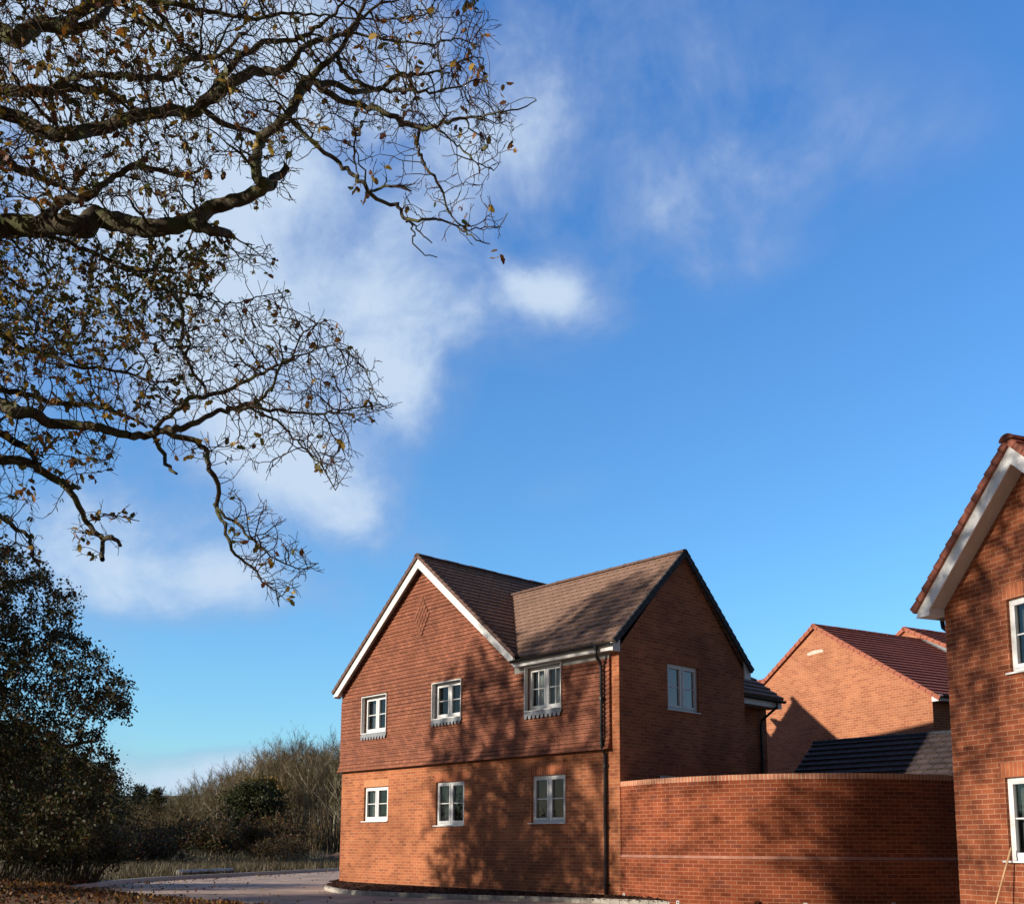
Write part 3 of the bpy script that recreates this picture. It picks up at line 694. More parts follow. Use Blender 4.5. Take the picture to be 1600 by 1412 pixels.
mb = MB(); ribbon(mb, gw_line, 0.012, ZC - 0.105, ZC); cap(mb, gw_line, 0.012, -0.225, ZC); cap(mb, gw_line, 0.012, -0.0, ZC - 0.105); ribbon(mb, gw_line, -0.225, ZC - 0.105, ZC)
mb.build('coping', M['coping'], gw)
for (sx_, sy_, z_) in ((0.03, 0, 0.16), (0.235, 0, 0.08), (0.585, 0, 0.12), (0.80, 0, 0.14)):
    # weep vents
    tot = len(gw_line) - 1; i = int(sx_ * tot * 0.78); a, b = gw_line[i], gw_line[i + 1]; u = (b - a).normalized(); nrm = Vector((u.y, -u.x, 0)); c = a + nrm * 0.03 + Vector((0, 0, z_))
    mb = MB()
    for (p, q, r0, r1) in ((-.033, -.018, -.033, .033), (.018, .033, -.033, .033), (-.018, .018, .018, .033), (-.018, .018, -.033, -.018)):
        mb.prism([c + u * p + Vector((0, 0, r0)), c + u * q + Vector((0, 0, r0)), c + u * q + Vector((0, 0, r1)), c + u * p + Vector((0, 0, r1))], nrm * 0.006)
    v = mb.build('weep_vent', M['upvc'], gw)
    mb = MB(); mb.prism([c + u * p + nrm * .0005 + Vector((0, 0, r)) for p, r in ((-.018, -.018), (.018, -.018), (.018, .018), (-.018, .018))], nrm * 0.002); mb.build('vent_hole', M['black'], v)

# ================================================================== right-hand house (red brick gable)
C0 = Vector((6.885, 16.3, 0)); a2 = radians(-70.48)
rh = thing('gabled_house', 'red brick house with steep gable and white barge boards, a broom against its wall', 'house', tuple(C0), a2)
RR, TE, ZB, ZA2, tn = 1.797, 0.281, 4.734, 7.02, 0.985
WR = 2 * RR
rw = [(1.26, 2.34, 3.69, 4.78), (1.02, 2.45, 0.97, 2.17)]
top_r = ZA2 - 0.02
g0 = lambda z: 0.0 if z < 5.0 else max(0.0, RR - (top_r - 0.1 - z) / tn)
g1 = lambda z: WR if z < 5.0 else min(WR, RR + (top_r - 0.1 - z) / tn)
mb = MB(); wall(mb, -0.2, top_r - 0.12, g0, g1, rw, extra=(5.0, top_r - 0.1 - RR * tn))
mb.face([(0, 0, -.2), (0, 0, 5), (0, 8, 5), (0, 8, -.2)]); mb.face([(WR, 0, -.2), (WR, 0, 5), (WR, 8, 5), (WR, 8, -.2)])
mb.build('gable_wall', M['brick_right'], rh)
for a, b, c, d in rw:
    mb = MB(); mb.box(a - 0.07, b + 0.07, -0.004, 0.10, d + 0.003, d + 0.222); mb.build('lintel', M['soldier'], rh)
window(rh, front, *rw[0], bars='hv', sill=0.06, inside='blind', label='upper window of the right hand gable')
window(rh, front, *rw[1], bars='hv', sill=0.09, inside='blind', label='lower window behind the leaning broom')
OV = 0.30; LR = RR + TE + 0.06
mb = MB()
slope(mb, (RR - LR, -OV - 0.03, ZA2 - tn * LR), T2, (LR, 0, tn * LR), lambda f: 0, lambda f: 8.3, 15, lip=0.03)
slope(mb, (RR + LR, -OV - 0.03, ZA2 - tn * LR), T2, (-LR, 0, tn * LR), lambda f: 0, lambda f: 8.3, 15, lip=0.03)
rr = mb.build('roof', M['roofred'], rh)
mb = MB(); ridge(mb, (RR, -OV - 0.07, ZA2 + 0.03), (RR, 8.2, ZA2 + 0.03), r=0.12); mb.build('ridge_tiles', M['vergered'], rr)
mb = MB()
for sx in (1, -1):
    xe = RR - sx * LR
    for k in range(15):
        f0, f1 = k / 15, (k + 1) / 15 + 0.01
        a = Vector((xe + sx * LR * f0, -OV - 0.05, ZA2 - tn * LR * (1 - f0))); b = Vector((xe + sx * LR * f1, -OV - 0.05, ZA2 - tn * LR * (1 - f1)))
        N = Vector((-sx * tn, 0, 1)).normalized()
        mb.prism([a + N * 0.06, b + N * 0.03, b - N * 0.06, a - N * 0.06], (0, 0.045, 0)); mb.prism([a + N * 0.063, b + N * 0.033, b + N * 0.015, a + N * 0.045], (0, 0.16, 0))
mb.build('verge_tiles', M['vergered'], rr)
mb = MB(); sf = MB(); BD = 0.20
for sx in (1, -1):
    run = LR - 0.04; xe = RR - sx * run; ze = ZA2 - tn * run; N = Vector((-sx * tn, 0, 1)).normalized(); dn = Vector((0, 0, -BD / N.z))
    t0 = Vector((xe, -OV, ze)) - N * 0.06; t1 = Vector((RR, -OV, ZA2 - 0.06 / N.z))
    foot = Vector((RR - sx * (RR - 0.0), -OV, 0)); foot.z = t1.z + dn.z - tn * RR; low0 = Vector((xe, -OV, foot.z - 0.09)); foot_b = Vector((foot.x, -OV, foot.z - 0.09))
    mb.prism([t0, t1, t1 + dn, foot, foot_b, low0] if sx > 0 else [t0, low0, foot_b, foot, t1 + dn, t1], (0, 0.025, 0)); mb.build('barge_board', M['white'], rh); mb = MB()
    a, b = foot + Vector((0, 0.026, 0.02)), t1 + dn + Vector((0, 0.026, 0.02))
    sf.face([a, a + Vector((0, OV - 0.03, 0)), b + Vector((0, OV - 0.03, 0)), b])
sf.build('soffit', M['soffit'], rh)
mb = MB(); zq = t1.z + dn.z - tn * RR - 0.09
for s_, x_ in ((1, 0.0), (-1, WR)):
    mb.prism([(x_ - s_ * 0.002, -OV + .026, zq), (x_ - s_ * (TE), -OV + .026, zq), (x_ - s_ * (TE), -OV + .026, zq + 0.06), (x_ - s_ * .002, -OV + .026, zq + .33)][::int(s_)], (0, OV + 0.0, 0))
    mb.box(x_ - s_ * TE, x_ - s_ * (TE - .02), 0.0, 7.9, zq, zq + .16)
mb.build('eaves_box', M['white'], rh)
mb = MB(); gutter(mb, (-TE - 0.06, -OV + 0.3, zq + 0.12), (-TE - 0.06, 8, zq + 0.12), (1, 0, 0)); mb.tube([(-TE - .06, 0.25, zq + .06), (-TE - .04, 0.25, zq - .1), (-.06, 0.25, zq - .3), (-.05, .25, zq - .4), (-.05, .25, 0)], .036, 8); mb.build('gutter', M['black'], rh)

# broom leaning on the wall of the right-hand house
br = thing('broom', 'wooden broom leaning against the lower window of the red brick house', 'broom', tuple(C0), a2)
hp0, hp1 = Vector((1.02, -0.42, 0.06)), Vector((1.13, -0.065, 1.16))
mb = MB(); mb.tube([hp0, hp0.lerp(hp1, .5) + Vector((0, -.004, 0)), hp1], [.0145, .014, .0135], 10); mb.build('handle', M['wood'], br, smooth=True)
mb = MB(); mb.box(0.87, 1.17, -0.46, -0.39, 0.055, 0.095); mb.build('head', M['wood'], br, bevel=0.008)
mb = MB()
for i in range(24):
    for j in range(4):
        x = .88 + i * .0122; y = -.455 + j * .018; mb.tube([(x, y, .055), (x + rng.normal(0, .004), y + (j - 1.5) * .008, .0)], [.005, .004], 4)
mb.build('bristles', M['bristle'], br)

# ================================================================== terrace behind
C3 = Vector((9.733, 33.0, 0)); a3 = radians(-62.082)
te = thing('terraced_house', 'light red brick gable end with maroon tiled roof, sunlit behind the garden wall', 'house', tuple(C3), a3)
GR, GZ, GT = 4.437, 8.23, 0.616
def gable_house(root, R, za, tn_, y0, y1, brick, tile, verge, z_e, n=20):
    g = lambda s_: (lambda z: s_ * (R if z < z_e else min(R, (za - 0.08 - z) / tn_)))
    mb = MB(); wall(mb, -0.2, za - 0.10, g(-1), g(1), [], y=y0, extra=(z_e, max(z_e, za - .08 - R * tn_)))
    for s_ in (-1, 1): mb.face([(s_ * R, y0, -.2), (s_ * R, y1, -.2), (s_ * R, y1, z_e + .05), (s_ * R, y0, z_e + .05)])
    mb.face([(-R, y1, 0), (R, y1, 0), (R, y1, z_e), (0, y1, za - .1), (-R, y1, z_e)])
    w_ = mb.build('wall', brick, root)
    mb = MB(); E = R + 0.32
    for s_ in (-1, 1): slope(mb, (s_ * E, y0 - 0.06, za - tn_ * E), T2, (-s_ * E, 0, tn_ * E), lambda f: 0, lambda f: y1 - y0 + .12, n)
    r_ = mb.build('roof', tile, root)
    mb = MB(); ridge(mb, (0, y0 - .08, za + .02), (0, y1, za + .02)); r2 = mb.build('ridge_tiles', verge, r_)
    mb = MB()
    for s_ in (-1, 1):
        for k in range(n):
            f0, f1 = k / n, (k + 1) / n + 0.008
            a = Vector((s_ * E * (1 - f0), y0 - .085, za - tn_ * E * (1 - f0))); b = Vector((s_ * E * (1 - f1), y0 - .085, za - tn_ * E * (1 - f1)))
            N = Vector((s_ * tn_, 0, 1)).normalized()
            mb.prism([a + N * .05, b + N * .025, b - N * .09, a - N * .09], (0, .05, 0))
    mb.build('verge_tiles', verge, r_)
    return w_, r_
gable_house(te, GR, GZ, GT, 0.0, 5.0, M['brick_mid'], M['roofred'], M['vergered'], 5.42, 22)
mb = MB(); mb.prism([(GR + .002, -.03, 5.22), (GR + .30, -.03, 5.22), (GR + .30, -.03, 5.34), (GR + .002, -.03, 5.50)], (0, .25, 0)); mb.box(GR + .28, GR + .30, .22, 5.0, 5.22, 5.36); mb.build('eaves_box', M['white'], te)
mb = MB(); gutter(mb, (GR + .36, -.05, 5.36), (GR + .36, 5.0, 5.36), (1, 0, 0)); mb.build('gutter', M['black'], te)
mb = MB(); mb.tube([(GR + .36, .9, 5.3), (GR + .34, .9, 5.15), (GR + .08, .9, 4.85), (GR + .05, .9, 4.7), (GR + .05, .9, 0)], .036, 8); mb.build('downpipe', M['greypipe'], te)
mb = MB(); mb.face([(-.35, -.004, 7.29), (.35, -.004, 7.31), (.30, -.004, 7.40), (-.1, -.004, 7.42), (-.4, -.004, 7.36)]); mb.build('mortar_smear', M['stone'], te)
te2 = thing('terraced_house', 'red roofed terrace unit standing higher behind the sunlit brick gable', 'house', tuple(C3 - 0.75 * Vector((cos(a3), sin(a3), 0))), a3)
gable_house(te2, GR + .75, GZ + 0.56, GT * .85, 5.0, 12.0, M['brick_mid'], M['roofred'], M['vergered'], 5.42 + .45, 22)
mb = MB()
for s_ in (1,):
    a, b = Vector((.75, 4.93, GZ + .05)), Vector((5.35, 4.93, GZ + .05 - GT * 4.6)); mb.prism([a + Vector((0, 0, .14)), b + Vector((0, 0, .14)), b, a], (0, .06, 0)); mb.prism([a, b, b + Vector((0, -.14, 0)), a + Vector((0, -.14, 0))], (0, 0, .012))
mb.build('flashing', M['lead'], te2)
# distant red roof left of the terrace
fh = thing('distant_house', 'small sliver of red roof seen between the front house and the sunlit terrace', 'house', (9.6, 47.0, 0), radians(-62 + 90))
gable_house(fh, 4.0, 8.3, 0.75, -4.0, 5.0, M['brick_mid'], M['roofred'], M['vergered'], 5.3, 14)
# garage
ga = thing('garage', 'low garage with dark brown tiled roof behind the curved garden wall', 'garage', (8.25, 28.1, 0), radians(-47.8))
mb = MB(); GRR = 2.9
for s_ in (-1, 1): slope(mb, (-.08, s_ * GRR, 3.97 - .84 * GRR), T1, (0, -s_ * GRR, .84 * GRR), lambda f: 0, lambda f: 7.2, 17, lip=0.045)
r_ = mb.build('roof', brick_mat('dark brown roof tile', (0.095, 0.072, 0.070), (0.14, 0.105, 0.10), (0.015, 0.012, 0.012), bw=.33, rh=.2, ms=.012, stain=.15, bump=.2, rough=.6), ga)  # near-black joints paint the shadow lines of the courses
mb = MB(); ridge(mb, (-.1, 0, 3.98), (7.2, 0, 3.98), r=.10); mb.build('ridge_tiles', M['vergedark'], r_)
mb = MB(); mb.face([(0, -2.6, -.1), (0, 2.6, -.1), (0, 2.6, 1.4), (0, 0, 3.8), (0, -2.6, 1.4)]); mb.face([(0, -2.6, -.1), (6.2, -2.6, -.1), (6.2, -2.6, 1.45), (0, -2.6, 1.45)]); mb.face([(6.2, -2.6, -.1), (6.2, 2.6, -.1), (6.2, 2.6, 1.4), (6.2, 0, 3.8), (6.2, -2.6, 1.4)]); mb.face([(0, 2.6, -.1), (6.2, 2.6, -.1), (6.2, 2.6, 1.45), (0, 2.6, 1.45)])
mb.build('wall', M['brick_mid'], ga)

# pipe lying on the far kerb
mb = MB(); mb.tube([(-11.25, 36.0, .13 + .075), (-10.42, 39.7, .13 + .075)], .075, 14); mb.tube([(-11.27, 35.9, .205), (-11.22, 36.12, .205)], .09, 14)
tag(mb.build('drain_pipe', M['greypipe']), 'pale grey plastic pipe lying along the far kerb of the road', 'pipe')
# heap of soil
mb = MB(); nx, ny = 40, 20; hid = {}
for i in range(nx):
    for j in range(ny):
        x = -15 + 14 * i / (nx - 1); y = 58 + 7 * j / (ny - 1); e = (i / (nx - 1) - .62) / .45; g_ = (j / (ny - 1) - .5) / .5
        z = max(0, 1 - e * e) * max(0, 1 - g_ * g_) * 1.15 + rng.normal(0, .05) - .05
        hid[i, j] = mb.p((x, y, z))
for i in range(nx - 1):
    for j in range(ny - 1): mb.f.append([hid[i, j], hid[i + 1, j], hid[i + 1, j + 1], hid[i, j + 1]])
tag(mb.build('soil_heap', noisy('dug earth', (0.075, 0.045, 0.03), (0.16, 0.10, 0.065), 3, .95, .8, .05), smooth=True), 'long heap of brown dug earth showing just past the corner of the tile hung house', 'soil heap')
#__PART3__

# unseen main body of the right-hand house, added to block sky light
mb = MB(); x0_, x1_ = WR + 0.0, 10.5
mb.face([(x0_, .5, -.2), (x1_, .5, -.2), (x1_, .5, 5), (x0_, .5, 5)]); mb.face([(x1_, .5, -.2), (x1_, 8.3, -.2), (x1_, 8.3, 5), (x1_, 4.4, 8.9), (x1_, .5, 5)]); mb.face([(x0_, 8.3, -.2), (x1_, 8.3, -.2), (x1_, 8.3, 5), (x0_, 8.3, 5)])
mb.build('unseen_main_wall', M['brick_right'], rh)
mb = MB(); slope(mb, (x0_ - 1.0, .2, 4.9), T1, (0, 4.2, 4.0), lambda f: 1.0 - f * 1.6, lambda f: x1_ - x0_ + 1.1, 20); slope(mb, (x0_ - 1.0, 8.6, 4.9), T1, (0, -4.2, 4.0), lambda f: 0, lambda f: x1_ - x0_ + 1.1, 20); mb.build('unseen_main_roof', M['roofred'], rh)

# ================================================================== trees
def at(px, py, d):
    """point at ground distance d along the sight line of picture position (px, py), used to lay out branches"""
    a, b = px - 800, CY - py
    x = (a * cos(RO) - b * sin(RO)) / F; y = (a * sin(RO) + b * cos(RO)) / F
    Yv = cos(PT) - y * sin(PT); Zv = sin(PT) + y * cos(PT); k = d / Yv
    return np.array([x * k, d, Zv * k + H])

class Skel:
    def __init__(s): s.pos = []; s.par = []; s.rad = []; s.px = []
    def add(s, p, par, r=0.0, px=None): s.pos.append(np.array(p, float)); s.par.append(par); s.rad.append(r); s.px.append(px); return len(s.pos) - 1
    def limb(s, pts, radii, parent=-1, step=0.09, kink=0.012):
        """resampled limb; returns node ids"""
        pts = [np.array(p, float) for p in pts]; ids = []
        last = parent
        for i in range(len(pts) - 1):
            a, b = pts[i], pts[i + 1]; n = max(1, int(np.linalg.norm(b - a) / step))
            for k in range(n):
                t = k / n; r = radii[i] + (radii[i + 1] - radii[i]) * t
                p0 = pts[max(i - 1, 0)]; p3 = pts[min(i + 2, len(pts) - 1)]
                q = 0.5 * ((2 * a) + (b - p0) * t + (2 * p0 - 5 * a + 4 * b - p3) * t * t + (3 * a - p0 - 3 * b + p3) * t ** 3)
                last = s.add(q + rng.normal(0, kink, 3) * min(1, r / .02 + .3), last, r); ids.append(last)
        last = s.add(pts[-1], last, radii[-1]); ids.append(last); return ids
    def colonize(s, att, step=0.09, infl=0.9, kill=0.14, iters=90, jit=0.35, grav=0.0, start=0, mom=0.7):
        att = np.array(att); P = np.array(s.pos); N0 = len(P); pr = np.array(s.par); DR = np.where(pr[:, None] >= 0, P - P[np.maximum(pr, 0)], 0); DR /= np.linalg.norm(DR, axis=1)[:, None] + 1e-9; DR[:N0] *= .3
        near = np.full(len(att), 1e9); nid = np.zeros(len(att), int)
        def upd(ids):
            Q = P[ids]
            for c in range(0, len(att), 1500):
                A = att[c:c + 1500]; d2 = ((A ** 2).sum(1)[:, None] + (Q ** 2).sum(1)[None] - 2 * A @ Q.T); j = d2.argmin(1); m = np.sqrt(np.maximum(d2[np.arange(len(A)), j], 0))
                b = m < near[c:c + 1500]; near[c:c + 1500][b] = m[b]; nid[c:c + 1500][b] = np.array(ids)[j[b]]
        for c in range(start, N0, 2000): upd(list(range(c, min(N0, c + 2000))))
        for it in range(iters):
            k = near > kill; att = att[k]; near = near[k]; nid = nid[k]
            if len(att) == 0: break
            a = near < infl * (1 + it * 0.02)
            if not a.any(): infl *= 1.5; continue
            ids = nid[a]; d = att[a] - P[ids]; d /= np.linalg.norm(d, axis=1)[:, None] + 1e-9
            u, inv = np.unique(ids, return_inverse=True); D = np.zeros((len(u), 3)); np.add.at(D, inv, d)
            D /= np.linalg.norm(D, axis=1)[:, None] + 1e-9; D += rng.normal(0, jit, D.shape); D[:, 2] -= grav; D += mom * DR[u]; D /= np.linalg.norm(D, axis=1)[:, None] + 1e-9
            newp = P[u] + D * step * rng.uniform(.7, 1.25, (len(u), 1)); base = len(s.pos)
            for i, q in enumerate(newp): s.add(q, int(u[i]), 0.0)
            P = np.vstack([P, newp]); DR = np.vstack([DR, D]); upd(list(range(base, len(s.pos))))
    def sprout(s, start, chance=.3, ln=(.06, .17)):
        n = len(s.pos); has = set(s.par[start:])
        for i in range(start, n):
            tip = i not in has
            if not tip and rng.random() > chance: continue
            p = s.pos[i]; d = p - s.pos[s.par[i]]; d /= np.linalg.norm(d) + 1e-9
            for k in range(2 if tip else 1):
                a = rng.normal(0, 1, 3); a -= d * a.dot(d); a /= np.linalg.norm(a); e = d * (.8 if tip else .45) + a * (.45 if tip else .9); e /= np.linalg.norm(e)
                L_ = rng.uniform(*ln); q = s.add(p + e * L_ * .5, i); e2 = e + rng.normal(0, .25, 3); s.add(p + e * L_ * .5 + e2 / np.linalg.norm(e2) * L_ * .5, q)
    def radii(s, rmin=0.0035, e=2.35, cap=None):
        n = len(s.pos); acc = np.zeros(n); ch = [[] for _ in range(n)]
        for i in range(n - 1, -1, -1):
            if s.par[i] >= 0: ch[s.par[i]].append(i)
        # parents always precede children except re-rooted limbs; one pass from the end is enough
        for i in range(n - 1, -1, -1):
            r = rmin ** e if not ch[i] else sum(acc[c] for c in ch[i]) 
            acc[i] = r
        g = acc ** (1 / e)
        for i in range(n):
            if s.rad[i] <= 0: s.rad[i] = min(g[i], (cap or 1.0), max(s.rad[s.par[i]] * 0.92, rmin) if s.par[i] >= 0 else 1)
        return ch
    def mesh(s, ch, select=None):
        """two meshes: thick limbs and fine twigs"""
        big, fine = MB(), MB(); n = len(s.pos); done = set()
        size = [0] * n
        for i in range(n - 1, -1, -1): size[i] = 1 + sum(size[c] for c in ch[i])
        roots = [i for i in range(n) if s.par[i] < 0]
        stack = [(None, r) for r in roots]
        while stack:
            p, i = stack.pop(); chain = [p] if p is not None else []; 
            while True:
                chain.append(i)
                if not ch[i]: break
                c = max(ch[i], key=lambda c_: (s.rad[c_] > .02, s.rad[c_], size[c_]))
                for o in ch[i]:
                    if o != c: stack.append((i, o))
                i = c
            if len(chain) < 2: continue
            rr = [s.rad[k] for k in chain]
            if chain[0] == p and p is not None: rr[0] = min(rr[0], rr[1] * 1.15)
            runs = []; cur = [0]
            for k in range(1, len(chain)):
                cl_ = lambda r: 0 if r > .05 else 1 if r > .014 else 2
                cur.append(k)
                if cl_(rr[k]) != cl_(rr[cur[0]]) and k < len(chain) - 1: runs.append(cur); cur = [k]
            runs.append(cur)
            for run in runs:
                if len(run) < 2: continue
                rm = rr[run[0]]; sides = 12 if rm > .05 else 6 if rm > .014 else 3
                (big if rm > .012 else fine).tube([s.pos[chain[k]] for k in run], [rr[k] for k in run], sides, cap=False)
        return big, fine

LEAF = [(0, 0), (.18, .10), (.30, .30), (.22, .42), (.34, .58), (.22, .74), (.12, .95), (0, 1.0)]
LEAF = LEAF + [(-x, y) for x, y in LEAF[-2:0:-1]]
def leaves(name, pts, sizes, cols, parent, hang=0.35, shape=LEAF, material='leaf', dirs=None):
    """one mesh of small lobed leaves"""
    n = len(pts); m = len(shape); sh = np.array(shape)
    ax = rng.normal(0, 1, (n, 3)); ax[:, 2] -= hang * 2; ax /= np.linalg.norm(ax, axis=1)[:, None]
    bx = np.cross(ax, rng.normal(0, 1, (n, 3))); bx /= np.linalg.norm(bx, axis=1)[:, None]; nx_ = np.cross(ax, bx)
    pts = np.array(pts); sz = np.array(sizes)[:, None, None]
    fold = np.abs(sh[:, 0])[None, :, None] * nx_[:, None, :] * 0.45 + (sh[:, 1] ** 2)[None, :, None] * nx_[:, None, :] * rng.uniform(-.3, .3, (n, 1, 1))
    V = pts[:, None, :] + sz * (sh[:, 0][None, :, None] * bx[:, None, :] + sh[:, 1][None, :, None] * ax[:, None, :] + fold)
    me = bpy.data.meshes.new(name)
    me.vertices.add(n * m); me.vertices.foreach_set('co', V.reshape(-1).astype(np.float32))
    me.loops.add(n * m); me.loops.foreach_set('vertex_index', np.arange(n * m, dtype=np.int32))
    me.polygons.add(n); me.polygons.foreach_set('loop_start', np.arange(0, n * m, m, dtype=np.int32)); me.polygons.foreach_set('loop_total', np.full(n, m, dtype=np.int32))
    me.update(calc_edges=True); me.validate()
    ca = me.color_attributes.new('leafcol', 'FLOAT_COLOR', 'POINT')
    c4 = np.ones((n, m, 4), np.float32); c4[:, :, :3] = np.array(cols)[:, None, :]; ca.data.foreach_set('color', c4.reshape(-1))
    me.materials.append(M[material]); o = bpy.data.objects.new(name, me); COL.objects.link(o); o.parent = parent; return o

def inpoly(x, y, poly):
    c = False; j = len(poly) - 1
    for i in range(len(poly)):
        xi, yi = poly[i]; xj, yj = poly[j]
        if (yi > y) != (yj > y) and x < (xj - xi) * (y - yi) / (yj - yi) + xi: c = not c
        j = i
    return c
def fill(poly, n, d0, d1):
    xs_ = [p[0] for p in poly]; ys_ = [p[1] for p in poly]; out = []
    while len(out) < n:
        x, y = rng.uniform(min(xs_), max(xs_)), rng.uniform(min(ys_), max(ys_))
        if inpoly(x, y, poly): out.append(at(x, y, rng.uniform(d0, d1)))
    return out

OAKC = np.array([(0.10, 0.095, 0.020), (0.13, 0.085, 0.022), (0.16, 0.065, 0.018), (0.075, 0.085, 0.02), (0.32, 0.20, 0.03), (0.30, 0.12, 0.02), (0.12, 0.04, 0.025), (0.055, 0.06, 0.018)])
def leafcols(n, w):
    c = OAKC[rng.choice(len(OAKC), n, p=np.array(w) / sum(w))]; return np.clip(c * rng.uniform(.7, 1.3, (n, 1)), 0, 1)

# ---- the big oak whose boughs hang into the picture from the left
OAK = (-9.6, 12.2)
oak = thing('oak_tree', 'big bare branched oak with a few yellow brown leaves, its heavy boughs hanging overhead', 'tree', (0, 0, 0))
sk = Skel()
tr = [(OAK[0], OAK[1], -.1), (OAK[0] + .1, OAK[1], 1.5), (OAK[0] + .05, OAK[1] + .1, 3.2), (OAK[0] + .1, OAK[1] + .1, 5), (OAK[0] + .3, OAK[1] + .05, 7), (OAK[0] + .4, OAK[1], 9), (OAK[0] + .3, OAK[1] - .2, 11), (OAK[0] + .2, OAK[1] - .2, 12.6), (OAK[0] + .5, OAK[1] - .3, 14.0)]
trunk = sk.limb(tr, [.62, .50, .46, .43, .36, .24, .13, .06, .012], step=.25, kink=.01)
tp = np.array([sk.pos[i] for i in trunk])
PXS = {}
def limb(pts, d0, d1, root=False):
    """pts: (px, py, diameter px); distance runs from d0 to d1"""
    n = len(pts); ds = [d0 + (d1 - d0) * i / (n - 1) + 0.25 * sin(i * 1.7 + d0 * 3) for i in range(n)]
    if not root:
        best = min(PXS.items(), key=lambda kv: (kv[1][0] - pts[0][0]) ** 2 + (kv[1][1] - pts[0][1]) ** 2 + 200 * abs(kv[1][2] - d0))
        par = best[0]; dj = best[1][2]
        for i in range(n): ds[i] = ds[i] + (dj - ds[0]) * max(0, 1 - i / (n * .8)) if i else dj
        P = [sk.pos[par]]; st = 1
    else:
        st = 0; P = []
    for i in range(st, n): P.append(at(pts[i][0], pts[i][1], ds[i]))
    R = [max(.0035, p[2] / 2 / F * np.hypot(ds[i], (1322 - p[1]) / F * ds[i])) for i, p in enumerate(pts)]
    if root:
        z = P[0][2] - 1.2; j = int(np.argmin(np.abs(tp[:, 2] - max(2.6, z)))); par = trunk[j]
        a = tp[j]; b = P[0]; mid = a * .45 + b * .55 + np.array([0, 0, -.25]); P = [a, a * .8 + b * .2 + np.array([0, 0, .1]), mid] + P; R = [R[0] * 1.25, R[0] * 1.15, R[0] * 1.05] + R
        ids = sk.limb(P, R, par)
    else:
        ids = sk.limb(P, R, par)
    for i in ids:
        q = sk.pos[i]; 
        # remember picture position to let later boughs join
        z = q[2] - H; dd = q[1] * cos(PT) + z * sin(PT); uu = -q[1] * sin(PT) + z * cos(PT)
        PXS[i] = (800 + F * q[0] / dd, CY - F * uu / dd, q[1])
    return ids

limb([(-60, 372, 38), (0, 354, 32), (40, 352, 30), (100, 350, 30), (130, 356, 32), (150, 338, 29), (200, 352, 27), (250, 355, 25), (300, 345, 23), (340, 322, 20), (390, 308, 18), (415, 292, 17), (432, 277, 12), (448, 262, 10)], 12.2, 11.2, True)
limb([(300, 345, 20), (330, 360, 15), (358, 366, 13)], 11.4, 11.5)
limb([(415, 292, 16), (406, 283, 16), (400, 258, 15), (405, 225, 14), (420, 208, 13), (449, 180, 12), (465, 153, 12), (481, 134, 11), (498, 111, 9), (511, 98, 8), (526, 86, 7), (545, 60, 6), (560, 25, 5), (585, -30, 4)], 11.3, 10.8)
limb([(455, 175, 10), (478, 123, 9), (507, 143, 9), (540, 158, 9), (563, 166, 8), (592, 171, 8), (612, 182, 8), (634, 194, 8), (657, 199, 7), (680, 197, 6), (693, 192, 5), (726, 186, 4), (758, 182, 3), (790, 173, 2.5), (823, 168, 2.2), (838, 157, 1.6)], 11, 10.2)
limb([(500, 125, 9), (530, 134, 8), (543, 142, 8), (576, 142, 7), (595, 137, 6), (612, 125, 6), (628, 118, 5), (644, 116, 5), (680, 112, 3), (720, 95, 2.5), (750, 90, 2)], 11, 11.4)
limb([(524, 90, 6), (537, 114, 6), (560, 129, 6), (582, 137, 6), (608, 143, 5), (628, 140, 5), (654, 143, 4), (700, 140, 3), (740, 125, 2)], 10.8, 10.4)
limb([(452, 188, 7), (475, 208, 6), (498, 231, 6), (524, 251, 6), (547, 270, 6), (566, 288, 6), (589, 311, 6), (618, 321, 5.5), (634, 339, 5), (660, 344, 4), (693, 344, 3.6), (713, 353, 3), (729, 365, 3), (745, 375, 2.4), (765, 381, 2)], 11.2, 10.4)
limb([(634, 339, 4), (644, 355, 3), (646, 381, 2.4), (657, 397, 2), (683, 402, 1.6)], 10.7, 10.6)
limb([(634, 339, 4), (650, 355, 3), (665, 372, 2.4), (675, 380, 2)], 10.7, 10.8)
limb([(648, 200, 5), (652, 231, 4), (664, 260, 4), (677, 277, 4), (693, 303, 3.6), (698, 329, 3), (713, 345, 2.8), (726, 357, 2.5), (752, 357, 2.2), (781, 352, 2), (793, 333, 1.6)], 10.6, 10.2)
limb([(576, 293, 4), (594, 293, 4), (612, 292, 4), (631, 292, 4), (643, 299, 2)], 11, 10.9)
limb([(680, 200, 4), (706, 221, 3), (729, 238, 3), (745, 254, 2.4), (771, 267, 1.8)], 10.5, 10.3)
limb([(560, 270, 2), (553, 240, 3), (558, 215, 3), (565, 190, 4)], 11, 11)
limb([(-60, 60, 26), (0, 52, 24), (30, 60, 22), (60, 38, 20), (100, 37, 17), (130, 18, 14), (165, 0, 11), (200, -30, 9)], 13.2, 12.6, True)
limb([(60, 45, 14), (110, 48, 13), (150, 30, 11), (175, 5, 8), (190, -30, 6)], 13, 13.2)
limb([(-60, 130, 17), (0, 139, 15), (30, 143, 15), (75, 143, 14), (120, 140, 12), (168, 146, 9), (200, 160, 5)], 12.8, 12.4, True)
limb([(75, 140, 10), (100, 126, 9), (134, 119, 9), (208, 120, 9), (253, 122, 9), (274, 113, 9), (285, 97, 9), (297, 91, 8), (327, 92, 7), (350, 80, 5), (375, 55, 4)], 12.6, 12)
